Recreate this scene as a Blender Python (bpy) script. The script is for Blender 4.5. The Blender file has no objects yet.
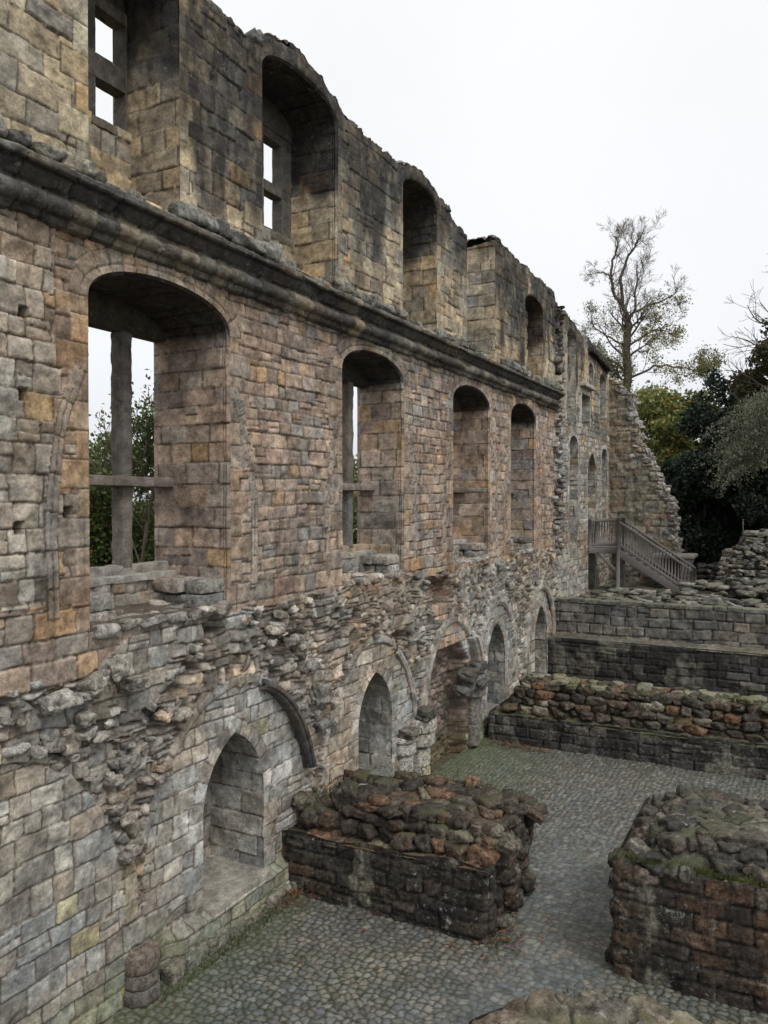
import bpy, bmesh, math, random
import numpy as np
R = math.radians
# ------------------------------------------------------------------ camera, world, sun, exposure
sc = bpy.context.scene
COL = sc.collection
CAMX, CAMZ = 7.2, 6.14
cd = bpy.data.cameras.new('camera'); cam = bpy.data.objects.new('camera', cd); COL.objects.link(cam)
cd.sensor_fit = 'VERTICAL'; cd.sensor_height = 24.0; cd.lens = 24.0 * 790 / 1024
cd.clip_start = 0.05; cd.clip_end = 2000
cam.location = (CAMX, 0, CAMZ)
cam.rotation_euler = (math.pi / 2 - math.atan(12 / 790), 0, math.atan(416 / 790))
sc.camera = cam

SUN_EL, SUN_AZ = R(52), R(118)          # azimuth measured clockwise from +Y
w = bpy.data.worlds.new('World'); sc.world = w; w.use_nodes = True
nt = w.node_tree; nt.nodes.clear(); N = nt.nodes.new; L = nt.links.new
out = N('ShaderNodeOutputWorld'); bg = N('ShaderNodeBackground'); bg2 = N('ShaderNodeBackground'); add = N('ShaderNodeAddShader')
sky = N('ShaderNodeTexSky'); sky.sky_type = 'NISHITA'; sky.sun_disc = False
sky.sun_elevation = SUN_EL; sky.sun_rotation = SUN_AZ; sky.dust_density = 4; sky.air_density = 1
L(sky.outputs[0], bg.inputs[0]); bg.inputs[1].default_value = 0.05; hs = N('ShaderNodeHueSaturation'); hs.inputs['Saturation'].default_value = .3; L(sky.outputs[0], hs.inputs['Color']); L(hs.outputs[0], bg.inputs[0])
# the overcast cloud deck: almost white, a little bluer and darker low down, faint cloud structure
tc = N('ShaderNodeTexCoord'); sp = N('ShaderNodeSeparateXYZ'); L(tc.outputs['Generated'], sp.inputs[0])
cr = N('ShaderNodeValToRGB'); L(sp.outputs[2], cr.inputs[0])
el = cr.color_ramp.elements
el[0].position = 0.0; el[0].color = (0.76, 0.79, 0.86, 1)
el[1].position = 0.55; el[1].color = (1.0, 1.0, 1.0, 1)
e = el.new(0.2); e.color = (0.93, 0.94, 0.965, 1)
nz = N('ShaderNodeTexNoise'); nz.inputs['Scale'].default_value = 2.2; nz.inputs['Detail'].default_value = 5; L(tc.outputs['Generated'], nz.inputs[0])
mr = N('ShaderNodeMapRange'); mr.inputs[3].default_value = 0.9; mr.inputs[4].default_value = 1.1; L(nz.outputs[0], mr.inputs[0])
mx = N('ShaderNodeMix'); mx.data_type = 'RGBA'; mx.blend_type = 'MULTIPLY'; mx.inputs[0].default_value = 1
L(cr.outputs[0], mx.inputs[6]); L(mr.outputs[0], mx.inputs[7]); L(mx.outputs[2], bg2.inputs[0]); bg2.inputs[1].default_value = 0.84
L(bg.outputs[0], add.inputs[0]); L(bg2.outputs[0], add.inputs[1]); L(add.outputs[0], out.inputs[0])

sd = bpy.data.lights.new('sun', 'SUN'); so = bpy.data.objects.new('sun', sd); COL.objects.link(so)
sd.energy = 1.45; sd.angle = R(16); sd.color = (1, 0.97, 0.93)
so.rotation_euler = (R(90) - SUN_EL, 0, math.pi - SUN_AZ); so.location = (20, -10, 30)
sc.view_settings.view_transform = 'Standard'; sc.view_settings.look = 'None'
sc.view_settings.exposure = 0.0; sc.view_settings.gamma = 1.0; sc.view_settings.use_curve_mapping = False
sc.cycles.max_bounces = 5; sc.cycles.diffuse_bounces = 3

# ------------------------------------------------------------------ numeric helpers
def hsh(i, j=0, s=0):
    a = (np.asarray(i).astype(np.int64) * 374761393 + np.asarray(j).astype(np.int64) * 668265263 + s * 974634777 + 1013904223) & 0xffffffff
    a = ((a ^ (a >> 13)) * 1274126177) & 0xffffffff
    a = ((a ^ (a >> 16)) * 2246822519) & 0xffffffff
    a = a ^ (a >> 15)
    return (a & 0xffffff) / float(0x1000000)

def vn(x, y, s=0):
    xi = np.floor(x); yi = np.floor(y); fx = x - xi; fy = y - yi
    fx = fx * fx * (3 - 2 * fx); fy = fy * fy * (3 - 2 * fy)
    a = hsh(xi, yi, s); b = hsh(xi + 1, yi, s); c = hsh(xi, yi + 1, s); d = hsh(xi + 1, yi + 1, s)
    return (a * (1 - fx) + b * fx) * (1 - fy) + (c * (1 - fx) + d * fx) * fy

def fbm(x, y, s=0, o=4):
    r = 0; a = 0.5; t = 0
    for k in range(o):
        r = r + a * vn(x, y, s + k * 17); t += a; a *= 0.55; x = x * 2.03 + 3.7; y = y * 2.03 + 1.9
    return r / t

def ss(a, b, x):
    t = np.clip((x - a) / (b - a), 0, 1); return t * t * (3 - 2 * t)

def lin(c):
    c = np.array(c, float) / 255.0
    return np.where(c <= 0.04045, c / 12.92, ((c + 0.055) / 1.055) ** 2.4)

PALK = .74
def pal(*items):      # (r,g,b,weight)
    c = lin([i[:3] for i in items]); wt = np.array([i[3] for i in items], float); wt /= wt.sum()
    mean = (c * wt[:, None]).sum(0); c = mean + PALK * (c - mean); c = c.mean(1, keepdims=True) + .82 * (c - c.mean(1, keepdims=True)); return c, np.cumsum(wt)

def colr(ids, seed, P, jit=0.22):
    jit = jit * .8
    c, cw = P
    k = np.searchsorted(cw, hsh(ids, 3, seed)); k = np.clip(k, 0, len(cw) - 1)
    b = 1 + jit * (hsh(ids, 7, seed) - 0.5) * 2
    hue = (hsh(ids, 11, seed) - 0.5) * 0.10
    o = c[k] * b[..., None]
    o = o * np.stack([1 + hue, np.ones_like(hue), 1 - hue], -1)
    return o

def shade(C, u, v, s, a=0.3):
    """per-place mottling: real surface discoloration"""
    n = fbm(u * 2.2, v * 2.2, s, 5); m = fbm(u * 11, v * 11, s + 5, 3); p = fbm(u * .9 + 5, v * .9, s + 9, 4)
    k = (1 + 1.4 * a * (n - 0.5) * 2 + 0.45 * (m - 0.5) * 2)[..., None]; w = ((p - .5) * .2)[..., None] * np.array([1.0, .1, -.9])
    return C * k * (1 + w)

GREY = pal((152, 149, 140, 5), (166, 163, 153, 3), (138, 135, 127, 3), (156, 145, 130, 2), (178, 174, 164, 1.2), (160, 148, 104, .3), (122, 120, 115, 1))
PINK = pal((168, 146, 127, 4), (152, 132, 117, 4), (178, 155, 130, 3), (134, 120, 111, 3), (176, 142, 98, .8), (146, 140, 130, 3.4), (154, 122, 104, .6))
OCHR = pal((164, 140, 108, .9), (156, 134, 110, 3), (144, 130, 116, 4), (162, 144, 120, 2))
BUFF = pal((176, 159, 128, 4), (160, 146, 120, 4), (188, 166, 124, 2.5), (142, 135, 122, 3), (186, 152, 98, .8), (122, 118, 110, 2))
PALE = pal((164, 160, 150, 4), (150, 146, 138, 3), (178, 174, 164, 2), (168, 142, 96, .6), (140, 132, 122, 2))
RUBB = pal((146, 140, 130, 4), (130, 125, 117, 4), (160, 154, 144, 3), (154, 134, 112, 1.5), (106, 102, 96, 3), (172, 166, 154, 1.4))
DARK = pal((56, 49, 42, 4), (46, 41, 36, 4), (70, 57, 45, 2), (76, 56, 40, 1), (38, 35, 32, 3), (92, 84, 72, .6))
RUST = pal((70, 53, 40, 3), (56, 45, 36, 4), (80, 60, 43, 2), (44, 38, 33, 3), (88, 66, 46, .5), (76, 68, 58, .6))
WETD = pal((60, 58, 55, 4), (46, 45, 43, 4), (78, 75, 70, 2), (98, 93, 86, 1))
MORT = lin((92, 84, 74)); MORTL = lin((120, 112, 100))

class Lay:
    """coursed masonry: courses of varying height, each with its own joints"""
    def __init__(s, seed, v0, v1, u0, u1, h, wd, hv=0.25, wv=0.4, split=0.08):
        g = np.random.default_rng(seed); s.seed = seed; s.u0 = u0; s.split = split
        vb = [v0 - 0.5]
        while vb[-1] < v1 + 0.5: vb.append(vb[-1] + h * (1 + hv * g.uniform(-1, 1)))
        s.vb = np.array(vb); js = []
        for k in range(len(vb)):
            hh = (vb[k + 1] - vb[k]) / h if k + 1 < len(vb) else 1
            u = -1 - g.uniform(0, wd); 
            while u < (u1 - u0) + 2:
                js.append(k * 1000 + u + 10); u += wd * (0.55 + 0.45 * hh) * (1 + wv * g.uniform(-1, 1.2))
            js.append(k * 1000 + u + 10)
        s.j = np.array(js)
    def ev(s, u, v, warp=1.0):
        u2 = u + warp * (0.035 * (vn(u * 2.3, v * 2.3, s.seed) - .5) + 0.014 * (vn(u * 9, v * 9, s.seed + 1) - .5))
        v2 = v + warp * (0.10 * (vn(u * .35, v * .5, s.seed + 2) - .5) + 0.035 * (vn(u * 2.1, v * 2.1, s.seed + 4) - .5) + 0.012 * (vn(u * 11, v * 11, s.seed + 3) - .5))
        k = np.clip(np.searchsorted(s.vb, v2) - 1, 0, len(s.vb) - 2)
        key = k * 1000 + (u2 - s.u0) + 10
        i = np.clip(np.searchsorted(s.j, key) - 1, 0, len(s.j) - 2)
        ul = s.j[i]; ur = s.j[i + 1]; vb = s.vb[k]; vt = s.vb[k + 1]
        du = np.minimum(key - ul, ur - key); ids = i.copy()
        sp = hsh(i, 5, s.seed) < s.split; mid = vb + (vt - vb) * (0.4 + 0.2 * hsh(i, 6, s.seed))
        up = v2 > mid
        vb2 = np.where(sp & up, mid, vb); vt2 = np.where(sp & ~up, mid, vt); ids = np.where(sp & up, ids + 500000, ids)
        dv = np.minimum(v2 - vb2, vt2 - v2)
        lu = (key - ul) / np.maximum(ur - ul, .01) - .5; lv = (v2 - vb2) / np.maximum(vt2 - vb2, .01) - .5
        return ids, du, dv, lu, lv

def stones(ids, du, dv, lu, lv, u, v, seed, P, r=0.035, joint=0.014, depth=0.03, proud=0.025, tilt=0.02, rough=0.012, mort=MORT, jit=.22, mot=.28):
    rr = .62 * r * (0.5 + 1.0 * hsh(ids, 21, seed)); depth = depth * .8; joint = joint * .85
    qx = np.maximum(rr - du, 0); qy = np.maximum(rr - dv, 0)
    e = rr - np.hypot(qx, qy)
    inner = e > rr - 1e-6
    e = e + 0.010 * (vn(u * 30, v * 30, seed + 9) - .5)
    jj = np.minimum(joint, rr * .8); m = (1 - ss(jj * .35, jj * 1.1, e)) * ~inner
    t = np.clip(e / rr, 0, 1)
    h = -depth * (1 - t) ** 1.6 + .8 * proud * (hsh(ids, 31, seed) - .5) * 2 * (t > 0) * ss(0, .5, t)
    h = h + tilt * ((hsh(ids, 41, seed) - .5) * lu + (hsh(ids, 43, seed) - .5) * lv) * 2
    h = h + rough * (fbm(u * 7, v * 7, seed + 3, 4) - .5) * 2 + rough * .35 * (vn(u * 38, v * 38, seed + 8) - .5)
    chip = ss(.62, .8, vn(u * 3.1, v * 3.1, seed + 12)) ; h = h - chip * rough * 1.6
    C = shade(colr(ids, seed, P, jit), u, v, seed, mot)
    C = C * (1 - m)[..., None] + (mort * np.ones_like(C)) * m[..., None] * (0.75 + .5 * fbm(u * 5, v * 5, seed + 77, 2))[..., None]
    return h, C

def voro(u, v, su, sv, seed, jit=.85, warp=.25):
    x = u / su + warp * (vn(u * 3 / su * .4, v * 3 / sv * .4, seed + 50) - .5); y = v / sv + warp * (vn(u * 3 / su * .4, v * 3 / sv * .4, seed + 51) - .5)
    xi = np.floor(x); yi = np.floor(y)
    f1 = np.full(x.shape, 9.); f2 = np.full(x.shape, 9.); ids = np.zeros(x.shape, np.int64); cx = np.zeros(x.shape); cy = np.zeros(x.shape)
    for a in (-1, 0, 1):
        for b in (-1, 0, 1):
            gx = xi + a; gy = yi + b
            px = gx + .5 + jit * (hsh(gx, gy, seed) - .5); py = gy + .5 + jit * (hsh(gx, gy, seed + 1) - .5)
            d = np.hypot(px - x, (py - y))
            i2 = (gx * 7919 + gy).astype(np.int64)
            n = d < f1
            f2 = np.where(n, f1, np.minimum(f2, d)); f1 = np.where(n, d, f1); ids = np.where(n, i2, ids); cx = np.where(n, x - px, cx); cy = np.where(n, y - py, cy)
    return ids, f2 - f1, cx, cy

def rubble(u, v, su, sv, seed, P, depth=.07, proud=.05, rough=.02, mort=MORT, jit=.3):
    ids, e, cx, cy = voro(u, v, su, sv, seed)
    e = e * min(su, sv) * .5
    t = np.clip(e / .026, 0, 1); m = 1 - ss(.003, .012, e)
    h = -depth * (1 - t) ** 2 + proud * (hsh(ids, 31, seed) - .5) * 2 * ss(0, .6, t) + rough * (fbm(u * 9, v * 9, seed + 3, 4) - .5) * 2
    h = h + .07 * ((hsh(ids, 41, seed) - .5) * cx + (hsh(ids, 43, seed) - .5) * cy)
    C = shade(colr(ids, seed, P, jit), u, v, seed, .3)
    C = C * (1 - m)[..., None] + (mort * np.ones_like(C)) * m[..., None]
    return h, C

_rl = {}
def rubble2(u, v, su, sv, seed, P, depth=.05, proud=.05, rough=.02, mort=MORT):
    """small roughly squared stones in broken courses, mixed with random rubble"""
    key = (seed, su)
    if key not in _rl: _rl[key] = Lay(seed, -2, 14, -2, 40, sv, su, .5, .6, .3)
    lay = _rl[key]; uu = u + .10 * (vn(u * 2.7, v * 2.7, seed + 61) - .5); vv = v + .10 * (fbm(u * 1.1, v * 1.3, seed + 62, 3) - .5) * 2
    ids, du, dv, lu, lv = lay.ev(uu, vv, 1.3)
    h, C = stones(ids, du, dv, lu, lv, u, v, seed, P, r=.035, joint=.015, depth=depth, proud=proud, tilt=.06, rough=rough, jit=.34, mot=.36)
    m = fbm(u * 1.6 + 3, v * 1.6, seed + 64, 3) > .56
    if m.any():
        a, b = rubble(u[m], v[m], su, sv * 1.15, seed + 1, P, depth=depth, proud=proud, rough=rough); h[m] = a; C[m] = b
    return h, C

# outlines ----------------------------------------------------------
def arch_outline(y0, y1, z0, zs, rise, kind='ellipse', n=40):
    """closed outline: up the left jamb, over the arch, down the right jamb, back along the floor"""
    a = (y1 - y0) / 2; c = (y0 + y1) / 2; pts = []
    nj = max(2, int((zs - z0) / .05))
    for k in range(nj): pts.append((y0, z0 + (zs - z0) * k / nj))
    if kind == 'ellipse':
        for k in range(n + 1):
            t = math.pi * (1 - k / n); pts.append((c + a * math.cos(t), zs + rise * math.sin(t) ** .85))
    elif kind == 'pointed':
        RR = (a * a + rise * rise) / (2 * a); th = math.acos((RR - a) / RR)
        for k in range(n // 2 + 1):
            t = th * k / (n // 2); pts.append((y0 + RR - RR * math.cos(t), zs + RR * math.sin(t)))
        for k in range(1, n // 2 + 1):
            t = th * (1 - k / (n // 2)); pts.append((y1 - RR + RR * math.cos(t), zs + RR * math.sin(t)))
    elif kind == 'flat':
        for k in range(n + 1): pts.append((y0 + 2 * a * k / n, zs + rise))
    nl = len(pts)
    for k in range(1, nj + 1): pts.append((y1, zs + (z0 - zs) * k / nj))
    nb = max(2, int((y1 - y0) / .05))
    iend = len(pts) - 1
    for k in range(1, nb): pts.append((y1 + (y0 - y1) * k / nb, z0))
    p = np.array(pts, float)
    # drop duplicates
    keep = np.hypot(*(p - np.roll(p, 1, 0)).T) > 1e-5
    cum = np.cumsum(keep) - 1; iend = cum[iend]
    return p[keep], iend

def sdf(px, py, poly):
    """signed distance (negative inside), arc length of the nearest point, nearest point"""
    best = np.full(px.shape, 1e9); sa = np.zeros(px.shape); nx = px.copy(); ny = py.copy(); ins = np.zeros(px.shape, bool); acc = 0
    n = len(poly)
    for i in range(n):
        x0, y0 = poly[i]; x1, y1 = poly[(i + 1) % n]; dx = x1 - x0; dy = y1 - y0; L2 = dx * dx + dy * dy
        t = np.clip(((px - x0) * dx + (py - y0) * dy) / L2, 0, 1)
        qx = x0 + t * dx; qy = y0 + t * dy; d = np.hypot(px - qx, py - qy); b = d < best
        best = np.where(b, d, best); sa = np.where(b, acc + t * math.sqrt(L2), sa); nx = np.where(b, qx, nx); ny = np.where(b, qy, ny)
        c = (y0 > py) != (y1 > py)
        if dy != 0: ins ^= c & (px < (x1 - x0) * (py - y0) / (y1 - y0) + x0)
        acc += math.sqrt(L2)
    return np.where(ins, -best, best), sa, nx, ny

# ------------------------------------------------------------------ mesh helpers
def tag(o, label=None, cat=None, group=None, kind=None):
    if label: o['label'] = label
    if cat: o['category'] = cat
    if group: o['group'] = group
    if kind: o['kind'] = kind
    return o
def empty(name, loc=(0, 0, 0), label=None, cat=None, group=None):
    o = bpy.data.objects.new(name, None); o.empty_display_size = .2; COL.objects.link(o); o.location = loc
    return tag(o, label, cat, group)

def mk(name, V, F, C=None, mat=None, parent=None, smooth=True, loc=None):
    """V (n,3) world coordinates, F list of (m,3)/(m,4) arrays, C (n,3) linear colours"""
    V = np.asarray(V, float)
    off = np.zeros(3)
    if parent is not None:
        p = parent
        while p is not None: off = off + np.array(p.location); p = p.parent
    if loc is not None: L0 = np.array(loc, float)
    elif parent is not None: L0 = off
    else: L0 = np.zeros(3)
    me = bpy.data.meshes.new(name); F = [np.asarray(f, np.int64) for f in F if len(f)]
    nl = sum(f.size for f in F); nf = sum(len(f) for f in F)
    me.vertices.add(len(V)); me.vertices.foreach_set('co', (V - L0).astype(np.float32).ravel())
    me.loops.add(nl); me.polygons.add(nf)
    me.loops.foreach_set('vertex_index', np.concatenate([f.ravel() for f in F]).astype(np.int32))
    st = []; a = 0
    for f in F:
        k = f.shape[1]; st.append(a + np.arange(len(f)) * k); a += f.size
    me.polygons.foreach_set('loop_start', np.concatenate(st).astype(np.int32))
    if smooth: me.polygons.foreach_set('use_smooth', np.ones(nf, bool))
    me.update(calc_edges=True)
    if C is not None:
        at = me.color_attributes.new('Col', 'FLOAT_COLOR', 'POINT')
        cc = np.ones((len(V), 4), np.float32); cc[:, :3] = np.clip(C, 0.004, .9); at.data.foreach_set('color', cc.ravel())
    if mat: me.materials.append(mat)
    o = bpy.data.objects.new(name, me); COL.objects.link(o)
    if parent is not None: o.parent = parent
    if loc is not None or parent is None: o.location = L0 - (off if parent is not None else 0)
    return o

def grid_faces(nu, nv, keep=None, wrap=False):
    i = np.arange(nu - 1)[:, None]; j = np.arange(nv - 1)[None, :]
    a = i * nv + j; f = np.stack([a, a + nv, a + nv + 1, a + 1], -1)
    if keep is not None: f = f[keep]
    return f.reshape(-1, 4)

def compact(V, F, C):
    used = np.zeros(len(V), bool); used[F.ravel()] = True
    mp = np.cumsum(used) - 1
    return V[used], mp[F], C[used]

# rocks: rounded polyhedral stones
def ico(sub):
    bm = bmesh.new(); bmesh.ops.create_icosphere(bm, subdivisions=sub, radius=1)
    v = np.array([x.co[:] for x in bm.verts]); f = np.array([[x.index for x in q.verts] for q in bm.faces]); bm.free()
    return v / np.linalg.norm(v, axis=1)[:, None], f
ICO = {2: ico(2), 3: ico(3), 4: ico(4)}
def rock(g, size, sub=3, p=44, blocky=.75, amp=.10):
    d, f = ICO[sub]; acc = np.zeros(len(d))
    for ax in range(3):
        for s in (-1, 1):
            n = np.zeros(3); n[ax] = s; n += g.normal(0, .13, 3) * (1.3 - blocky); n /= np.linalg.norm(n)
            acc += np.maximum(d @ n / (1 * g.uniform(.82, 1.05)), 0) ** p
    for k in range(9):
        n = g.normal(0, 1, 3); n /= np.linalg.norm(n)
        acc += np.maximum(d @ n / g.uniform(.86 + .2 * blocky, 1.25 + .2 * blocky), 0) ** p
    r = acc ** (-1 / p)
    s = g.integers(0, 9999)
    r = r * (1 + amp * 2 * (fbm(d[:, 0] * 2.5 + d[:, 2] * 1.7 + 9, d[:, 1] * 2.5 - d[:, 2] * 1.3 + 9, int(s), 3) - .5) * 2 + .26 * (fbm(d[:, 0] * 7 + d[:, 2] * 5 + 30, d[:, 1] * 7 - d[:, 2] * 4 + 30, int(s) + 3, 2) - .5))
    return d * r[:, None] * np.array(size) * .5, f
def rotm(rx, ry, rz):
    cx, sx, cy, sy, cz, sz = math.cos(rx), math.sin(rx), math.cos(ry), math.sin(ry), math.cos(rz), math.sin(rz)
    return np.array([[cz, -sz, 0], [sz, cz, 0], [0, 0, 1]]) @ np.array([[cy, 0, sy], [0, 1, 0], [-sy, 0, cy]]) @ np.array([[1, 0, 0], [0, cx, -sx], [0, sx, cx]])
class Bag:
    def __init__(s): s.V = []; s.F = []; s.C = []; s.n = 0
    def put(s, v, f, c):
        s.V.append(v); s.F.append(np.asarray(f) + s.n); s.n += len(v)
        c = np.asarray(c); s.C.append(np.repeat(c[None], len(v), 0) if c.ndim == 1 else c)
    def rock(s, g, pos, size, P, sub=3, rot=(.15, .15, .3), mott=.75, **k):
        v, f = rock(g, size, sub, **k); v = v @ rotm(*(g.normal(0, a) for a in rot)).T + np.array(pos)
        c = colr(np.array([g.integers(0, 1 << 30)]), 5, P, .28)[0]
        sd = int(g.integers(0, 9999)); c = c * (1 + mott * 2 * (fbm(v[:, 0] * 8 + v[:, 1] * 5 + 90, v[:, 2] * 8 + v[:, 1] * 4 + 90, sd, 3) - .5))[:, None]
        s.put(v, f, c)
    def box(s, x0, x1, y0, y1, z0, z1, c):
        v = np.array([(x, y, z) for x in (x0, x1) for y in (y0, y1) for z in (z0, z1)], float)
        f = [(0, 1, 3, 2), (4, 6, 7, 5), (0, 4, 5, 1), (2, 3, 7, 6), (0, 2, 6, 4), (1, 5, 7, 3)]
        s.put(v, f, np.asarray(c))
    def build(s, name, mat, parent=None, smooth=True, **k):
        fs = [f for f in s.F if f.shape[1] == 3]; fq = [f for f in s.F if f.shape[1] == 4]
        F = ([np.concatenate(fs)] if fs else []) + ([np.concatenate(fq)] if fq else [])
        return mk(name, np.concatenate(s.V), F, np.concatenate(s.C), mat, parent, smooth, **k)

def rbox(x0, x1, y0, y1, z0, z1, seed, P, step=.04, r=.02, amp=.012, mott=.3):
    """a dressed stone block with worn arrises"""
    V = []; F = []; n = 0; dim = np.array([x1 - x0, y1 - y0, z1 - z0]); c0 = np.array([x0 + x1, y0 + y1, z0 + z1]) / 2
    ns = [max(2, min(60, int(d / step))) for d in dim]
    for ax in range(3):
        a, b = (ax + 1) % 3, (ax + 2) % 3
        for s in (-1, 1):
            ga = np.linspace(-.5, .5, ns[a] + 1); gb = np.linspace(-.5, .5, ns[b] + 1)
            A, B = np.meshgrid(ga, gb, indexing='ij'); p = np.zeros(A.shape + (3,)); p[..., ax] = s * .5; p[..., a] = A; p[..., b] = B
            p = p.reshape(-1, 3) * dim; f = grid_faces(len(ga), len(gb)) + n
            if s < 0: f = f[:, ::-1]
            V.append(p); F.append(f); n += len(p)
    p = np.concatenate(V); inn = np.clip(p, -dim / 2 + r, dim / 2 - r); d = p - inn; l = np.linalg.norm(d, axis=1)[:, None]
    p = inn + d / np.maximum(l, 1e-6) * np.minimum(l, r)
    q = p + c0
    nn = np.stack([fbm(q[:, 1] * 6 + k * 9 + 40, q[:, 2] * 6 + q[:, 0] * 5 + 40, seed + k, 4) - .5 for k in range(3)], -1)
    q = q + nn * 2 * amp
    c = colr(np.array([seed]), 8, P, .2)[0]; c = c * (1 + mott * 2 * (fbm(q[:, 0] * 4 + q[:, 1] * 4 + 40, q[:, 2] * 4 + 40, seed + 7, 4) - .5))[:, None]
    return q, np.concatenate(F), c

# ------------------------------------------------------------------ materials
def attr_mat(name, rough=.9, noise=8, lo=.72, hi=1.22, bump=.35, bscale=42, moss=0, lichen=.0, spec=.25, mosscol=(.045, .055, .018)):
    m = bpy.data.materials.new(name); m.use_nodes = True; t = m.node_tree; t.nodes.clear(); N = t.nodes.new; L = t.links.new
    o = N('ShaderNodeOutputMaterial'); b = N('ShaderNodeBsdfPrincipled'); L(b.outputs[0], o.inputs[0])
    a = N('ShaderNodeAttribute'); a.attribute_name = 'Col'
    g = N('ShaderNodeNewGeometry')
    def noise_(s, d=6, r=.6):
        n = N('ShaderNodeTexNoise'); n.inputs['Scale'].default_value = s; n.inputs['Detail'].default_value = d; n.inputs['Roughness'].default_value = r; L(g.outputs['Position'], n.inputs[0]); return n
    def rng(src, a0, a1, b0, b1):
        r = N('ShaderNodeMapRange'); r.inputs[1].default_value = a0; r.inputs[2].default_value = a1; r.inputs[3].default_value = b0; r.inputs[4].default_value = b1; L(src, r.inputs[0]); return r.outputs[0]
    def mul(x, y):
        q = N('ShaderNodeMix'); q.data_type = 'RGBA'; q.blend_type = 'MULTIPLY'; q.inputs[0].default_value = 1; L(x, q.inputs[6]); L(y, q.inputs[7]); return q.outputs[2]
    def mix(f, x, y):
        q = N('ShaderNodeMix'); q.data_type = 'RGBA'; L(f, q.inputs[0]); L(x, q.inputs[6])
        if isinstance(y, tuple): q.inputs[7].default_value = y + (1,)
        else: L(y, q.inputs[7])
        return q.outputs[2]
    c = mul(a.outputs['Color'], rng(noise_(noise, 9, .75).outputs[0], .36, .64, lo, hi))
    c = mul(c, rng(noise_(noise * 4.5, 6, .7).outputs[0], .36, .64, .5 + .5 * lo, .5 + .5 * hi))
    if lichen > 0:
        n1 = noise_(9, 9, .78); n2 = noise_(1.3, 3)
        q = N('ShaderNodeMath'); q.operation = 'MULTIPLY'; L(rng(n1.outputs[0], .57, .63, 0, 1), q.inputs[0]); L(rng(n2.outputs[0], .38, .62, 0, lichen), q.inputs[1])
        c = mix(q.outputs[0], c, (.36, .37, .33))
    if moss > 0:
        s = N('ShaderNodeSeparateXYZ'); L(g.outputs['Normal'], s.inputs[0])
        n3 = noise_(2.6, 6, .65); q = N('ShaderNodeMath'); q.operation = 'MULTIPLY'
        L(rng(s.outputs[2], .25, .8, 0, 1), q.inputs[0]); L(rng(n3.outputs[0], .62 - .25 * moss, .72 - .2 * moss, 0, 1), q.inputs[1])
        mc = mul(mix(noise_(14).outputs[0], a.outputs['Color'], mosscol), rng(noise_(50).outputs[0], .3, .7, .9, 1.6))
        c = mix(q.outputs[0], c, mc)
    L(c, b.inputs['Base Color'])
    L(rng(noise_(5).outputs[0], .3, .7, rough - .1, min(1, rough + .08)), b.inputs['Roughness'])
    b.inputs['Specular IOR Level'].default_value = spec
    bp = N('ShaderNodeBump'); bp.inputs['Strength'].default_value = bump; bp.inputs['Distance'].default_value = .02
    L(noise_(bscale, 8, .7).outputs[0], bp.inputs['Height']); L(bp.outputs[0], b.inputs['Normal'])
    return m
M_STONE = attr_mat('weathered_sandstone', .92, noise=6, lichen=.5, bump=.85, bscale=34, lo=.58, hi=1.34)
M_CORE = attr_mat('rubble_stone', .92, noise=13, lichen=.8, bump=1.0, bscale=26, lo=.34, hi=1.6)
M_MOSSY = attr_mat('mossy_dark_stone', .76, noise=15, lichen=.85, moss=.5, bump=1.0, bscale=26, lo=.12, hi=2.0, spec=.35)
M_MOSST = attr_mat('mossy_wall_top', .85, lichen=.95, moss=.75, bump=1.0, bscale=22, lo=.42, hi=1.45, mosscol=(.09, .10, .03))
M_SLAB = attr_mat('lichened_slab', .9, lichen=1.0, moss=.45, noise=9, bump=1.0, bscale=20, lo=.4, hi=1.5, mosscol=(.075, .08, .035))
M_WET = attr_mat('wet_streaked_stone', .75, lichen=.4, moss=.5, bump=.8, bscale=24, lo=.6, hi=1.35, spec=.35)
M_COB = attr_mat('cobble_stone', .62, lichen=.25, bump=.3, lo=.75, hi=1.2, spec=.4)
M_EARTH = attr_mat('earth_and_grass', .95, bump=.8, bscale=18, lo=.6, hi=1.4)
M_WOOD = attr_mat('weathered_grey_timber', .8, bump=.3, noise=14, lo=.8, hi=1.15)
M_BARK = attr_mat('bark', .95, bump=.6)
def leaf_mat(name, trans=.35):
    m = bpy.data.materials.new(name); m.use_nodes = True; t = m.node_tree; t.nodes.clear(); N = t.nodes.new; L = t.links.new
    o = N('ShaderNodeOutputMaterial'); a = N('ShaderNodeAttribute'); a.attribute_name = 'Col'
    b = N('ShaderNodeBsdfPrincipled'); b.inputs['Roughness'].default_value = .6; b.inputs['Specular IOR Level'].default_value = .25; tr = N('ShaderNodeBsdfTranslucent'); mx = N('ShaderNodeMixShader'); mx.inputs[0].default_value = trans
    L(a.outputs['Color'], b.inputs['Base Color']); L(a.outputs['Color'], tr.inputs[0]); L(b.outputs[0], mx.inputs[1]); L(tr.outputs[0], mx.inputs[2]); L(mx.outputs[0], o.inputs[0]); return m
M_LEAF = leaf_mat('leaf'); M_NEEDLE = leaf_mat('needle', .1)

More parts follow.
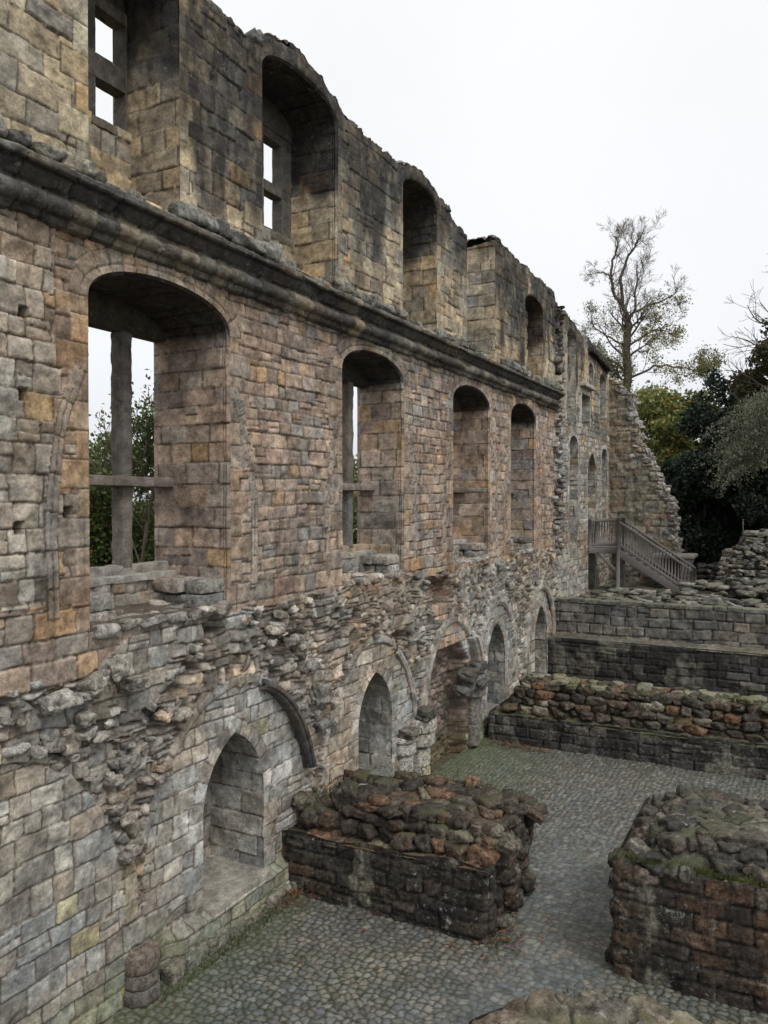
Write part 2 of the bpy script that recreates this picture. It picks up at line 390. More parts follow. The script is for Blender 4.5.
# ------------------------------------------------------------------ THE LONG WALL
Y0, YM, Y1 = 3.0, 17.0, 34.3
WIN = [(6.43, 8.97), (12.08, 14.56), (17.14, 19.63), (21.33, 23.7)]           # great lower-hall windows
UPW = [('A', 6.45, 7.95, 12.72, .42), ('B', 9.74, 11.95, 12.66, .42), ('C', 14.5, 16.21, 12.5, .36), ('D', 22.58, 24.42, 11.95, .36)]
NICH = [(8.36, 9.74, .5, 1.75, 1.03), (12.66, 14.02, .72, 1.85, .98), (19.44, 20.87, .45, 1.85, .98), (23.66, 24.97, .5, 1.85, .95)]
LUN = [(5.1, 1.85, 1.2, 2.27), (9.1, 1.85, 1.2, 2.27), (13.3, 1.8, 1.2, 2.2), (17.0, 1.6, 1.3, 2.0), (20.2, 1.45, 1.4, 2.0), (24.25, 1.45, 1.4, 2.0)]
FAR = [  # y0,y1,z0,zs,rise,kind,depth,name
    (27.3, 28.55, 8.95, 11.75, .4, 'ellipse', .7, 'window'), (29.47, 30.73, 8.95, 10.12, 0, 'flat', .7, 'window'),
    (30.5, 31.25, 10.6, 11.2, .22, 'ellipse', .5, 'window'), (32.4, 33.5, 8.9, 11.0, .3, 'ellipse', .7, 'window'),
    (27.76, 28.9, 4.0, 8.1, .35, 'ellipse', .55, 'window'), (30.45, 31.8, 4.32, 7.1, .85, 'pointed', .9, 'doorway'),
    (32.86, 33.8, 4.9, 7.9, .35, 'pointed', .6, 'window'), (30.55, 31.7, 2.5, 4.0, 0, 'flat', .9, 'doorway')]
OPEN = []   # (outline, iend, depth, ring width, name, kind data)
for a, b in WIN: p, e_ = arch_outline(a, b, 4.62, 8.46, .5); OPEN.append((p, e_, 1.42, .27, 'win'))
for nm, a, b, zs, r in UPW: p, e_ = arch_outline(a, b, 9.86, zs, r); OPEN.append((p, e_, 1.2, .24, 'up'))
p, e_ = arch_outline(18.0, 20.0, 9.86, 13.9, 0, 'flat'); OPEN.append((p, e_, 1.2, 0, 'gap'))
for a, b, z0, zs, r in NICH: p, e_ = arch_outline(a, b, z0, zs, r, 'pointed'); OPEN.append((p, e_, 1.05, .22, 'niche'))
for a, b, z0, zs, r, k, d, nm in FAR: p, e_ = arch_outline(a, b, z0, zs, r, k); OPEN.append((p, e_, d, .16, 'far'))
DOORREC = [(15.72, -.6), (15.72, 1.6), (15.9, 2.6), (16.3, 2.95), (17.4, 2.85), (18.1, 2.3), (18.15, -.6)]
SLOT = [(15.95, 3.45), (15.95, 4.45), (16.8, 4.4), (16.8, 3.4)]

TOPK = np.array([(2, 12.9), (6, 12.95), (6.6, 13.2), (7.2, 13.36), (8.0, 13.15), (8.45, 12.95), (9.6, 12.97), (9.75, 13.12), (10.3, 13.33), (10.85, 13.38), (11.4, 13.3), (11.95, 13.1), (12.2, 12.95),
                 (14.2, 12.88), (14.6, 13.02), (15.3, 13.16), (16.2, 12.98), (16.9, 12.84), (17.05, 12.62), (18.0, 12.52), (19.95, 12.6), (20.02, 13.1), (25.7, 12.92), (25.9, 12.68), (27, 12.58),
                 (29, 12.35), (30.2, 12.1), (30.35, 12.35), (33.6, 11.95), (33.8, 11.6), (34.4, 11.55)])
def top_z(y):
    b = np.interp(y, TOPK[:, 0], TOPK[:, 1])
    k = np.floor(y / .33 + .35 * vn(y * 1.7, y * 0, 3)); return b + .09 * (hsh(k, 1, 4) - .5) + .04 * (vn(y * 9, y * 0, 8) - .5) * 2

lu_ = Lay(1, 9, 14, 2, 35, .30, .55, .22, .45, .06)
lm_ = Lay(2, 4, 10, 2, 35, .205, .27, .22, .42, .10)
ll_ = Lay(3, 3, 10, 2, 9, .27, .30, .2, .35, .08)
lb_ = Lay(4, 3, 6, 2, 35, .26, .42, .2, .4, .1)
lg_ = Lay(5, -1, 5, 2, 35, .25, .33, .22, .4, .1)

def lun_d(y, z):
    """positive inside a blind vault arch"""
    best = np.full(y.shape, -9.)
    for c, a, zs, r in LUN:
        t = np.clip(1 - ((y - c) / a) ** 2, 0, 1); top = zs + r * np.sqrt(t)
        dx = a - np.abs(y - c); d = np.where(dx > 0, np.minimum((top - z), dx * 1.6 + (z < zs) * 9), dx); d = np.minimum(d, np.where(z < zs, dx, 9))
        best = np.maximum(best, d)
    return best

def wall_eval(y, z):
    sh = y.shape; y = y.ravel(); z = z.ravel(); n = len(y)
    h = np.zeros(n); C = np.zeros((n, 3))
    wob = .28 * (fbm(y * .9, z * .2, 91, 4) - .5) * 2
    up = z > 9.3
    lower = z < 4.5 + wob * .6 - .35 * ss(7.2, 6.2, y)
    ld = lun_d(y, z)
    rub = lower & (z > 1.0 + wob * 2) & (fbm(y * 1.1 + 20, z * 1.3, 97, 3) > .40 - .12 * (y > 8)) & (ld < .03 + .05 * (vn(y * 6, z * 6, 5) - .5)) & ~((y > 26.2))
    low = lower & ~rub
    left = (~up) & (~lower) & (y < 6.0 + .15 * (vn(z * 3, y, 6) - .5)) & (z > 5.0)
    farr = y > 26.3
    sub = (~up) & (~lower) & (z < 5.0 + .2 * wob) & ~left
    mid = (~up) & (~lower) & ~left & ~sub
    def put(m, hc): h[m] = hc[0]; C[m] = hc[1]
    def coursed(m, lay, P, **k):
        if m.any():
            q = lay.ev(y[m], z[m]); put(m, stones(*q, y[m], z[m], lay.seed, P, **k))
    coursed(up, lu_, BUFF, proud=.02, r=.03, depth=.03)
    coursed(left, ll_, PALE, proud=.02, r=.045, rough=.02)
    coursed(sub, lb_, PINK, proud=.02, r=.04)
    coursed(low, lg_, GREY, proud=.02, r=.035, rough=.014)
    m1 = mid & ~farr; coursed(m1, lm_, PINK, proud=.02, r=.045, rough=.016)
    coursed(mid & farr, lm_, PALE, proud=.02, r=.04, rough=.015)
    if rub.any():
        big = fbm(y[rub] * .5, z[rub] * .5, 44, 2) > .5
        a = rubble2(y[rub], z[rub], .28, .185, 61, RUBB, depth=.055, proud=.045, rough=.03); b = rubble2(y[rub], z[rub], .19, .135, 62, RUBB, depth=.05, proud=.035, rough=.025)
        base = .02 + .10 * (fbm(y[rub] * 1.2, z[rub] * 1.2, 45, 4) - .5) * 2
        hole = -.22 * ss(.62, .74, fbm(y[rub] * 1.5 + 9, z[rub] * 1.8, 46, 3)) 
        edge = ss(0, .5, -ld[rub]); hh = np.where(big, a[0], b[0]) + (base + hole) * (.25 + .75 * edge)
        put(rub, (hh, np.where(big[:, None], a[1], b[1])))
    # vertical toothing where the cornice and the cross wall once joined
    tm = (np.abs(y - 26.25 - .25 * (vn(z * 2.2, z * 0, 12) - .5)) < .42 + .2 * (vn(z * 5, z * 0, 13) - .5)) & (z > 4.2)
    if tm.any():
        q = rubble(y[tm], z[tm], .34, .2, 63, RUBB, depth=.16, proud=.14, rough=.04); put(tm, (q[0] + .04 - .1 * (np.floor(z[tm] / .55) % 2), q[1]))
    # blind vault arch ribs
    for i, (c, a, zs, r) in enumerate(LUN):
        mm = (np.abs(y - c) < a + .35) & (z > zs - .6) & (z < zs + r + .35)
        if not mm.any(): continue
        th = np.linspace(0, math.pi, 50); po = np.stack([c - a * np.cos(th), zs + r * np.sin(th)], 1)
        po = np.concatenate([po, [[c + a, -3], [c - a, -3]]])
        d, s_, _, _ = sdf(y[mm], z[mm], po)
        w_ = [.2, .13, .13, .2, .24, .24][i]; band = (d > -.02) & (d < w_) & (z[mm] > zs - .2)
        if i < 3: band &= vn(y[mm] * 1.3 + i * 9, z[mm] * 1.3, 70) > (.38 if i else .48)
        idx = np.where(mm)[0][band]
        if len(idx):
            sb = s_[band]; k = np.floor(sb / .34); du = np.minimum(sb - k * .34, (k + 1) * .34 - sb); db = d[band]
            hh, cc = stones(k.astype(int) + i * 100, du, np.minimum(db + .02, w_ - db), 0 * sb, 0 * sb, y[idx], z[idx], 71 + i, GREY, r=.03, proud=.01)
            h[idx] = hh + [.035, .03, .03, .07, .06, .06][i]; C[idx] = cc * (np.array([1.02, 1.0, .88]) if i == 0 else 1)
    # dressed surrounds of all openings
    edged = np.full(n, 9.)
    for q, (po, ie, dep, rw, kd) in enumerate(OPEN):
        mm = (y > po[:, 0].min() - .6) & (y < po[:, 0].max() + .6) & (z > po[:, 1].min() - .6) & (z < po[:, 1].max() + .6)
        if not mm.any(): continue
        d, s_, _, _ = sdf(y[mm], z[mm], po); edged[mm] = np.minimum(edged[mm], np.abs(d))
        if rw == 0: continue
        seg = np.hypot(*(np.roll(po, -1, 0) - po).T); cum = np.concatenate([[0], np.cumsum(seg)]); send = cum[ie]
        zs = {'win': 8.46, 'up': None}.get(kd, None)
        # arc-lengths of the springing points
        right = s_ > send / 2; sj = np.where(right, send - s_, s_)
        zsp = [8.46] * 4 + [u[3] for u in UPW] + [0] + [u[3] for u in NICH] + [u[3] for u in FAR]
        jl = zsp[q] - po[:, 1].min()
        arch = sj > jl
        ln = np.where(arch, .19 if kd == 'win' else .24, .33)
        k = np.floor(np.where(arch, (sj - jl) / ln + 50, sj / ln)); fr = np.where(arch, (sj - jl) / ln + 50, sj / ln) - k
        wj = np.where(arch, rw * (.92 + .16 * hsh(k, q, 9)), rw * np.where((k + right) % 2 == 0, .75, 1.55) * (.9 + .3 * hsh(k, q, 10)))
        band = (d >= -.03) & (d < wj) & (s_ < send) & (z[mm] > po[:, 1].min() + (.35 if kd == 'win' else 0))
        idx = np.where(mm)[0][band]
        if not len(idx): continue
        du = np.minimum(fr, 1 - fr) * ln; du = du[band]; db = np.minimum(np.maximum(d[band], 0) + .08, wj[band] - d[band])
        ids = (k * 2 + right).astype(int)[band] + q * 1000
        P = {'win': OCHR if q < 2 else PINK, 'up': BUFF, 'niche': GREY, 'far': PALE}[kd]
        hh, cc = stones(ids, du, db, 0 * du, 0 * du, y[idx], z[idx], 300 + q, P, r=.022, proud=.006, depth=.024, joint=.015, rough=.009, jit=.3)
        if kd == 'win':   # roll and hollow cut on the arris
            db2 = d[band]; hh = hh - .03 * np.exp(-((db2 - .085) / .012) ** 2) 
        h[idx] = hh + .012; C[idx] = cc
    # relieving arch bands beside the great windows
    for i, (a, b) in enumerate(WIN):
        c = (a + b) / 2; s = (b - a) / 2 + .52
        po = np.array([(c - s - .0, 4.75), (c - s - .03, 6.0), (c - s + .05, 6.6), (c - s + .16, 7.1), (c - s + .42, 7.7), (c - s + .6, 8.6), (c, 9.3), (c + s - .6, 8.6), (c + s - .42, 7.7), (c + s - .16, 7.1), (c + s - .05, 6.6), (c + s + .0, 6.0), (c + s, 4.75)])
        mm = (np.abs(y - c) < s + .2) & (z > 4.85) & (z < 7.75) & (np.abs(y - c) > s - .75)
        if not mm.any(): continue
        d, s_, _, _ = sdf(y[mm], z[mm], po); d = d + .02 * (vn(y[mm] * 3, z[mm] * 3, 66) - .5)
        band = np.abs(d) < .085; idx = np.where(mm)[0][band]; sb = s_[band]; k = np.floor(sb / .42); du = np.minimum(sb - k * .42, (k + 1) * .42 - sb)
        hh, cc = stones(k.astype(int) + i * 77, du, np.minimum(.085 - np.abs(d[band]), .004 + np.abs(d[band])), 0 * sb, 0 * sb, y[idx], z[idx], 81, pal((160, 148, 134, 3), (146, 134, 122, 3)), r=.025, proud=.006, joint=.018)
        h[idx] = hh + .022; C[idx] = cc
    # recesses and putlog holes
    for po, dp, sd_ in ((np.array(DOORREC), .42, 64), (np.array(SLOT), .3, 65)):
        mm = (y > po[:, 0].min() - .1) & (y < po[:, 0].max() + .1) & (z > po[:, 1].min() - .1) & (z < po[:, 1].max() + .1)
        if mm.any():
            d, _, _, _ = sdf(y[mm], z[mm], po); d = d + .1 * (vn(y[mm] * 4, z[mm] * 4, 33) - .5); b = d < 0; idx = np.where(mm)[0][b]
            hh, cc = rubble(y[idx], z[idx], .2, .14, sd_, pal((126, 106, 94, 3), (110, 100, 92, 3), (138, 120, 104, 2)), depth=.06)
            h[idx] = hh - dp * ss(0, .2, -d[b]); C[idx] = cc
    b = (y > 15.97) & (y < 16.28) & (z > 3.5) & (z < 4.4); h[b] -= .35; C[b] = C[b] * .55
    for hy, hz in ((5.6, 8.12), (5.58, 7.25), (6.12, 6.0), (5.5, 5.85), (11.3, 7.9), (16.3, 7.2), (11.5, 5.6), (20.6, 8.0)):
        b = (np.abs(y - hy) < .055) & (np.abs(z - hz) < .06); h[b] = -.22; C[b] = MORT * .6
    # ledge / plinth course at the foot
    pl = ss(.5, .42, z + .06 * (vn(y * 3, y * 0, 5) - .5)) * ss(7.6, 7.9, y) * ss(15.6, 15.3, y); h += .17 * pl * (ld > -.4)
    bt = ss(3.1, 1.9, z + .0 * y) * ss(26.2, 26.6, y) * ss(30.0, 29.7, y); h += .25 * bt
    # undulation of an old wall
    h += .05 * (fbm(y * .35, z * .35, 111, 3) - .5) * 2
    # weathering: soot high up and under the cornice, pale lime and yellow-green low down
    st = fbm(y * 1.4, z * .28, 121, 5); pt = fbm(y * .8, z * .8, 122, 4)
    soot = ss(.40, .62, st * .62 + pt * .38 + .26 * ss(10.8, 13.0, z) - .07) * ss(9.6, 10.4, z) * (z > 9.5)
    soot = np.maximum(soot, .75 * ss(.45, .66, st) * ss(8.3, 9.1, z) * (z < 9.6)); 
    drip = ss(.58, .75, fbm(y * 3.2, z * .22, 131, 4)) * .5 * ss(9, 6, z) * ss(4, 5, z); soot = np.maximum(soot, drip)
    soot = soot * (.8 + .2 * ss(.3, .6, fbm(y * 6, z * 2.5, 133, 4))) + 0; C = C * (1 + .10 * (z > 9.5))[:, None]; C = C * (1 - .9 * soot)[:, None] + lin((30, 30, 34)) * (.9 * soot)[:, None] * (.6 + .8 * vn(y * 9, z * 9, 7))[:, None]
    br = ss(.5, .72, fbm(y * .7, z * .7, 141, 4)) * (z < 9.3); C = C * (1 - .22 * br[:, None] * np.array([.2, .6, 1.0]))
    wh = ss(.55, .75, fbm(y * 1.1, z * 1.6, 151, 5)) * ss(4.6, 3.4, z); C = C * (1 + .22 * wh[:, None])
    gn = ss(.8, .15, z + .3 * (vn(y * 2, y * 0, 3) - .5)) ; C = C * (1 - gn[:, None] * .3 * np.array([.7, .4, .95]))
    # keep the surface calm right at an opening's edge so the reveal meets it
    kf = ss(.0, .035, edged); h = h * kf
    return h.reshape(sh), C.reshape(sh + (3,))

def wall_sheet(name, ys, zs, parent, x0=0.0, ev=wall_eval, flip=False, openings=OPEN, top=top_z, mat=None):
    Yg, Zg = np.meshgrid(ys, zs, indexing='ij'); nu, nv = Yg.shape
    cy = (Yg[:-1, :-1] + Yg[1:, 1:]) / 2; cz = (Zg[:-1, :-1] + Zg[1:, 1:]) / 2
    keep = np.ones((nu - 1, nv - 1), bool)
    if top is not None:
        tz = top(ys); 
        Zg = np.minimum(Zg, tz[:, None]); keep &= (np.minimum(Zg[:-1, 1:], Zg[1:, 1:]) - np.maximum(Zg[:-1, :-1], Zg[1:, :-1])) > 1e-4
    snap = []
    for (po, ie, dep, rw, kd) in openings:
        i0, i1 = np.searchsorted(ys, [po[:, 0].min() - .15, po[:, 0].max() + .15]); j0, j1 = np.searchsorted(zs, [po[:, 1].min() - .15, po[:, 1].max() + .15])
        if i1 - i0 < 2: continue
        i1 = min(i1, nu - 1); j1 = min(j1, nv - 1)
        d, _, _, _ = sdf(cy[i0:i1, j0:j1], cz[i0:i1, j0:j1], po); keep[i0:i1, j0:j1] &= d > 0
        snap.append((po, i0, i1, j0, j1))
    # boundary vertices: touch both kept and removed faces
    kp = np.zeros((nu, nv), bool); rm = np.zeros((nu, nv), bool)
    for a in (0, 1):
        for b in (0, 1): kp[a:nu - 1 + a, b:nv - 1 + b] |= keep; rm[a:nu - 1 + a, b:nv - 1 + b] |= ~keep
    bd = kp & rm
    for po, i0, i1, j0, j1 in snap:
        s = np.zeros((nu, nv), bool); s[i0:i1 + 1, j0:j1 + 1] = True; s &= bd
        if top is not None: s &= Zg < top(ys)[:, None] - .005
        if s.any():
            d, _, qx, qy = sdf(Yg[s], Zg[s], po); ok = np.abs(d) < .12
            yy = Yg[s]; zz = Zg[s]; yy[ok] = qx[ok]; zz[ok] = qy[ok]; Yg[s] = yy; Zg[s] = zz
    h, C = ev(Yg, Zg)
    V = np.stack([x0 + (-h if flip else h), Yg, Zg], -1).reshape(-1, 3); F = grid_faces(nu, nv, keep)
    if flip: F = F[:, ::-1]
    V, F, C = compact(V, F, C.reshape(-1, 3))
    return mk(name, V, [F], C, mat or M_STONE, parent)

wall = empty('ruined_wall', (0, 3, 0), 'tall roofless sandstone palace wall with rows of empty arched windows and a heavy string course', 'ruined wall')
ys = [Y0]
while ys[-1] < YM - .02: ys.append(ys[-1] + min(.05, max(.015, (52 + ys[-1] ** 2) / 5690)))
ysA = np.array(ys); ysB = np.arange(ysA[-1], Y1 + .05, .05)
wall_sheet('wall_face', ysA, np.arange(-.1, 13.6, .0165), wall)
wall_sheet('wall_face', ysB, np.arange(-.1, 13.6, .03), wall)
def back_eval(y, z):
    q = lm_.ev(y.ravel() + 50 * 0, z.ravel()); h, C = stones(*q, y.ravel(), z.ravel(), 9, GREY); return h.reshape(y.shape), C.reshape(y.shape + (3,))
thr = [o for o in OPEN if o[4] in ('win', 'up', 'gap')]
wall_sheet('back_face', np.arange(Y0, Y1 + .1, .12), np.arange(-.1, 9.8, .12), wall, -1.42, back_eval, True, [thr[0]] + [arch_outline(a - .58, b + .58, 4.04, 8.46, 1.08) + (0, 0, 'win') for a, b in WIN[1:]], None)
wall_sheet('back_face', np.arange(Y0, Y1 + .1, .12), np.arange(9.7, 13.7, .1), wall, -1.2, back_eval, True, [o for o in thr if o[4] != 'win'])
# rough wall head
def wall_head():
    bag = Bag(); ys = np.arange(Y0, Y1, .05); xs = np.linspace(0.0, -1.2, 25)
    Xg, Yg = np.meshgrid(xs, ys, indexing='ij')
    keepy = ~((ys > 17.98) & (ys < 20.0)); tz = top_z(ys)
    ht, C = rubble(Yg.ravel(), Xg.ravel(), .4, .3, 160, RUBB, depth=.06, proud=.05); ht = ht.reshape(Xg.shape)
    ed = np.minimum(-Xg, Xg + 1.2); Zg = tz[None] + (ht + .05) * ss(0, .15, ed)
    C = C * .5
    k = np.ones((len(xs) - 1, len(ys) - 1), bool); k &= (keepy[:-1] & keepy[1:])[None]
    V = np.stack([Xg, Yg, Zg], -1).reshape(-1, 3); F = grid_faces(len(xs), len(ys), k)
    V, F, C = compact(V, F[:, ::-1], C)
    mk('wall_head', V, [F], C, M_CORE, wall)
    g = np.random.default_rng(5); b = Bag()
    for y in np.arange(3.2, 34, .27):
        if 17.95 < y < 20.05: continue
        s = g.uniform(.2, .38); b.rock(g, (-.14 - g.uniform(0, .12), y + g.uniform(-.1, .1), top_z(np.array([y]))[0] - .03 + g.uniform(-.04, .05)), (.32, s, g.uniform(.12, .22)), pal((92, 90, 86, 3), (70, 70, 70, 3), (110, 106, 96, 1)), 2, rot=(.1, .1, .1))
    b.build('coping_stone', M_CORE, wall)
    # end cap near the camera side
wall_head()
b = Bag(); b.box(-1.4, -.05, 2.95, 3.05, -.1, 9.7, GREY[0][0] * .8); b.box(-1.18, -.05, 2.95, 3.05, 9.7, 12.85, GREY[0][0] * .8); b.build('wall_end', M_STONE, wall, False)
b = Bag(); b.box(-1.41, -1.1, 3, 34.3, 9.58, 9.72, GREY[0][0] * .6); b.build('offset_ledge', M_STONE, wall, False)

# reveals ------------------------------------------------------------
def reveal(o, parent, name='reveal', seed=0, P=PINK, full=True, soot=0., mould=False, step=.03, sr=(2.2, .3), cut=None, outer=False):
    po, ie, dep, rw, kd = o
    pts = np.concatenate([po, po[:1]]); seg = np.hypot(*np.diff(pts, axis=0).T); cum = np.concatenate([[0], np.cumsum(seg)])
    s = np.arange(0, cum[-1] + step, step); s[-1] = cum[-1]
    s = np.unique(np.concatenate([s[s <= cum[-1]], cum]))
    Y = np.interp(s, cum, pts[:, 0]); Z = np.interp(s, cum, pts[:, 1])
    ty = np.gradient(Y); tz = np.gradient(Z); l = np.hypot(ty, tz); ty /= l; tz /= l
    ny, nz_ = tz, -ty      # inward (outline runs clockwise seen from +x)
    cx, cz = po.mean(0)
    t = np.concatenate([np.arange(0, .14, .014), np.arange(.14, dep, step), [dep]])
    S, T = np.meshgrid(s, t, indexing='ij'); send = cum[ie]
    sj = np.where(S > send / 2, send - S, S); sj = np.where(S > send, 20 + S, sj)
    lay = Lay(seed + 400, -.5, 30, -1, 5, .31, .48, .18, .4, .04)
    side = (S > send / 2) * 37
    hh, C = stones(*lay.ev(T + side * .0 + (S > send / 2) * 1.7, sj, .5), T + 3, sj, seed + 400, P, r=.02, joint=.012, depth=.02, proud=.012, rough=.01, jit=.2)
    hh = hh * ss(0, .03, T) * ss(0, .02, dep - T)
    if mould: hh = hh + .035 * ss(.0, .05, T) - .03 * np.exp(-((T - .075) / .010) ** 2) - .025 * np.exp(-((T - .115) / .008) ** 2)
    if outer: hh = hh - 1.5 * np.maximum(T - 1.03, 0)
    ended = np.minimum.reduce([np.abs(S - c) for c in (0, send, cum[-1])]); hh = np.where(T > 1.03, hh, hh * ss(0, .05, ended))
    if soot:
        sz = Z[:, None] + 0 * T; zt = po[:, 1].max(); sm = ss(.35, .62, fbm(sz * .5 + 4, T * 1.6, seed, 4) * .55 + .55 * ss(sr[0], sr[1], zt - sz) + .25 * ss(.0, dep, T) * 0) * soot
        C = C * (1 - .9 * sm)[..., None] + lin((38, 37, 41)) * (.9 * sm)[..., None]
    V = np.stack([-T + .0, Y[:, None] + ny[:, None] * hh, Z[:, None] + nz_[:, None] * hh], -1).reshape(-1, 3)
    F = grid_faces(len(s), len(t))
    if cut: F = F[cut(V[F].mean(1))]; V, F, C = compact(V, F, C.reshape(-1, 3))
    return mk(name, V, [F], C.reshape(-1, 3), M_STONE, parent)

def back_panel(o, parent, x, seed, P, name='back_wall', zt=None, zb=None):
    po = o[0]; y0, z0 = po.min(0) - .05; y1, z1 = po.max(0) + .05
    z1 = zt or z1; z0 = zb or z0
    u = np.linspace(y0, y1, int((y1 - y0) / .03)); v = np.linspace(z0, z1, int((z1 - z0) / .03)); U, V_ = np.meshgrid(u, v, indexing='ij')
    lay = Lay(seed, z0, z1, y0, y1, .24, .34, .25, .4); h, C = stones(*lay.ev(U, V_), U, V_, seed, P, r=.03)
    V = np.stack([x + h, U, V_], -1).reshape(-1, 3); return mk(name, V, [grid_faces(len(u), len(v))], C.reshape(-1, 3), M_STONE, parent)

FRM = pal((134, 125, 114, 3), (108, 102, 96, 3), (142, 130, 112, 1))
def frame_low(o, wp, a, b, seed, dx=0.):
    """stone frame at the outer face: mullions, transom, head and sill"""
    rb = Bag(); q = rbox(-1.4 + dx, -1.16 + dx, a - .03, b + .03, 5.0, 5.22, seed, PINK, amp=.02); rb.put(*q); rb.build('sill', M_STONE, wp)
    lay = Lay(seed + 9, 4.5, 5.2, a, b, .2, .36)
    u = np.linspace(a, b, 80); v = np.linspace(4.55, 5.06, 26); U, V_ = np.meshgrid(u, v, indexing='ij'); h, C = stones(*lay.ev(U, V_), U, V_, seed, RUBB)
    mk('sill_wall', np.stack([-1.0 + dx + h, U, V_], -1).reshape(-1, 3), [grid_faces(80, 26)], C.reshape(-1, 3), M_STONE, wp)
    s2 = Bag(); s2.put(*rbox(-1.42 + dx, -.98 + dx, a, b, 5.0, 5.1, seed + 3, GREY, amp=.015)); s2.build('ledge', M_STONE, wp)
    W = (b - a - .05 - .44) / 3
    for k in (1, 2):
        y = b - .03 - W * k - .22 * (k - 1) - .22; m = Bag()
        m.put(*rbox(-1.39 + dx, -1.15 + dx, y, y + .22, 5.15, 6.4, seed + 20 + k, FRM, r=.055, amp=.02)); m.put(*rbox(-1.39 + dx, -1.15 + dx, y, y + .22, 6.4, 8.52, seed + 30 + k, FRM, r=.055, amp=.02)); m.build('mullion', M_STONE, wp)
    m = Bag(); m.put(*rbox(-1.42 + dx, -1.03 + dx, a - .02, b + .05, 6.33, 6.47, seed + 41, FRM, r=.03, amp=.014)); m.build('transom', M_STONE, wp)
    # head plate closing the arch above the lights
    pts = [p for p in o[0] if p[1] > 8.52]; m = Bag()
    c = colr(np.array([seed]), 8, FRM)[0] * .33; n = len(pts); V = []  # darkened: soot, plus the darkness under the arch put into the colour
    for x in (-1.18 + dx, -1.4 + dx):
        for p in pts: V.append((x, p[0], p[1] + .03))
        for p in pts: V.append((x, p[0], 8.5))
    V = np.array(V); F = []
    for i in range(n - 1):
        F += [(i, i + n, i + n + 1, i + 1), (2 * n + i, 2 * n + i + 1, 3 * n + i + 1, 3 * n + i), (n + i, 3 * n + i, 3 * n + i + 1, n + i + 1)]
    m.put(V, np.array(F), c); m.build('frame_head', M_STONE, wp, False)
    m = Bag(); gg = np.random.default_rng(seed + 5)
    for xx in ((-.12, -.42, -.72) if not dx else (-.12, -.4)):
        yq = a + .05
        while yq < b - .1:
            wv = gg.uniform(.2, .42); m.rock(gg, (xx + gg.uniform(-.06, .06), yq + wv / 2, 4.62 + gg.uniform(-.03, .02)), (.33, wv * 1.05, gg.uniform(.08, .16)), RUBB, 3, rot=(.08, .08, .2)); yq += wv
    m.build('embrasure_floor', M_CORE, wp)
    # side seats in the embrasure
    g = np.random.default_rng(seed)
    for s, yy in ((1, b), (-1, a)):
        m = Bag()
        for z0, z1 in ((4.6, 4.83), (4.83, 5.03)):
            x = -.08
            while x > -.98 + dx:
                d = g.uniform(.26, .45); wv = g.uniform(.46, .62); y0, y1 = (yy - wv, yy + .02) if s > 0 else (yy - .02, yy + wv)
                m.put(*rbox(x - d, x - .012, y0, y1, z0, z1 - .01, int(g.integers(9999)), RUBB, r=.04, amp=.03)); x -= d
        m.build('window_seat', M_CORE, wp)
for i, (a, b) in enumerate(WIN):
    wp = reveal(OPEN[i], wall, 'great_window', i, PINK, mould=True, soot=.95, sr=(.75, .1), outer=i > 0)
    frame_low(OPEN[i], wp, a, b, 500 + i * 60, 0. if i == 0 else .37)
def plate(y0, y1, z0, z1, x0, x1, holes, parent, seed, P, name='light_screen'):
    """wall panel with square lights cut right through"""
    u = sorted(set([y0, y1] + [h[0] for h in holes] + [h[1] for h in holes])); v = sorted(set([z0, z1] + [h[2] for h in holes] + [h[3] for h in holes]))
    bg_ = Bag()
    for i in range(len(u) - 1):
        for j in range(len(v) - 1):
            cu = (u[i] + u[i + 1]) / 2; cv = (v[j] + v[j + 1]) / 2
            if any(h[0] < cu < h[1] and h[2] < cv < h[3] for h in holes): continue
            bg_.put(*rbox(x0, x1, u[i], u[i + 1], v[j], v[j + 1], seed + i * 9 + j, P, r=.008, amp=.006))
    return bg_.build(name, M_STONE, parent)
UPP = pal((104, 98, 90, 3), (84, 80, 76, 3), (122, 110, 92, 1))
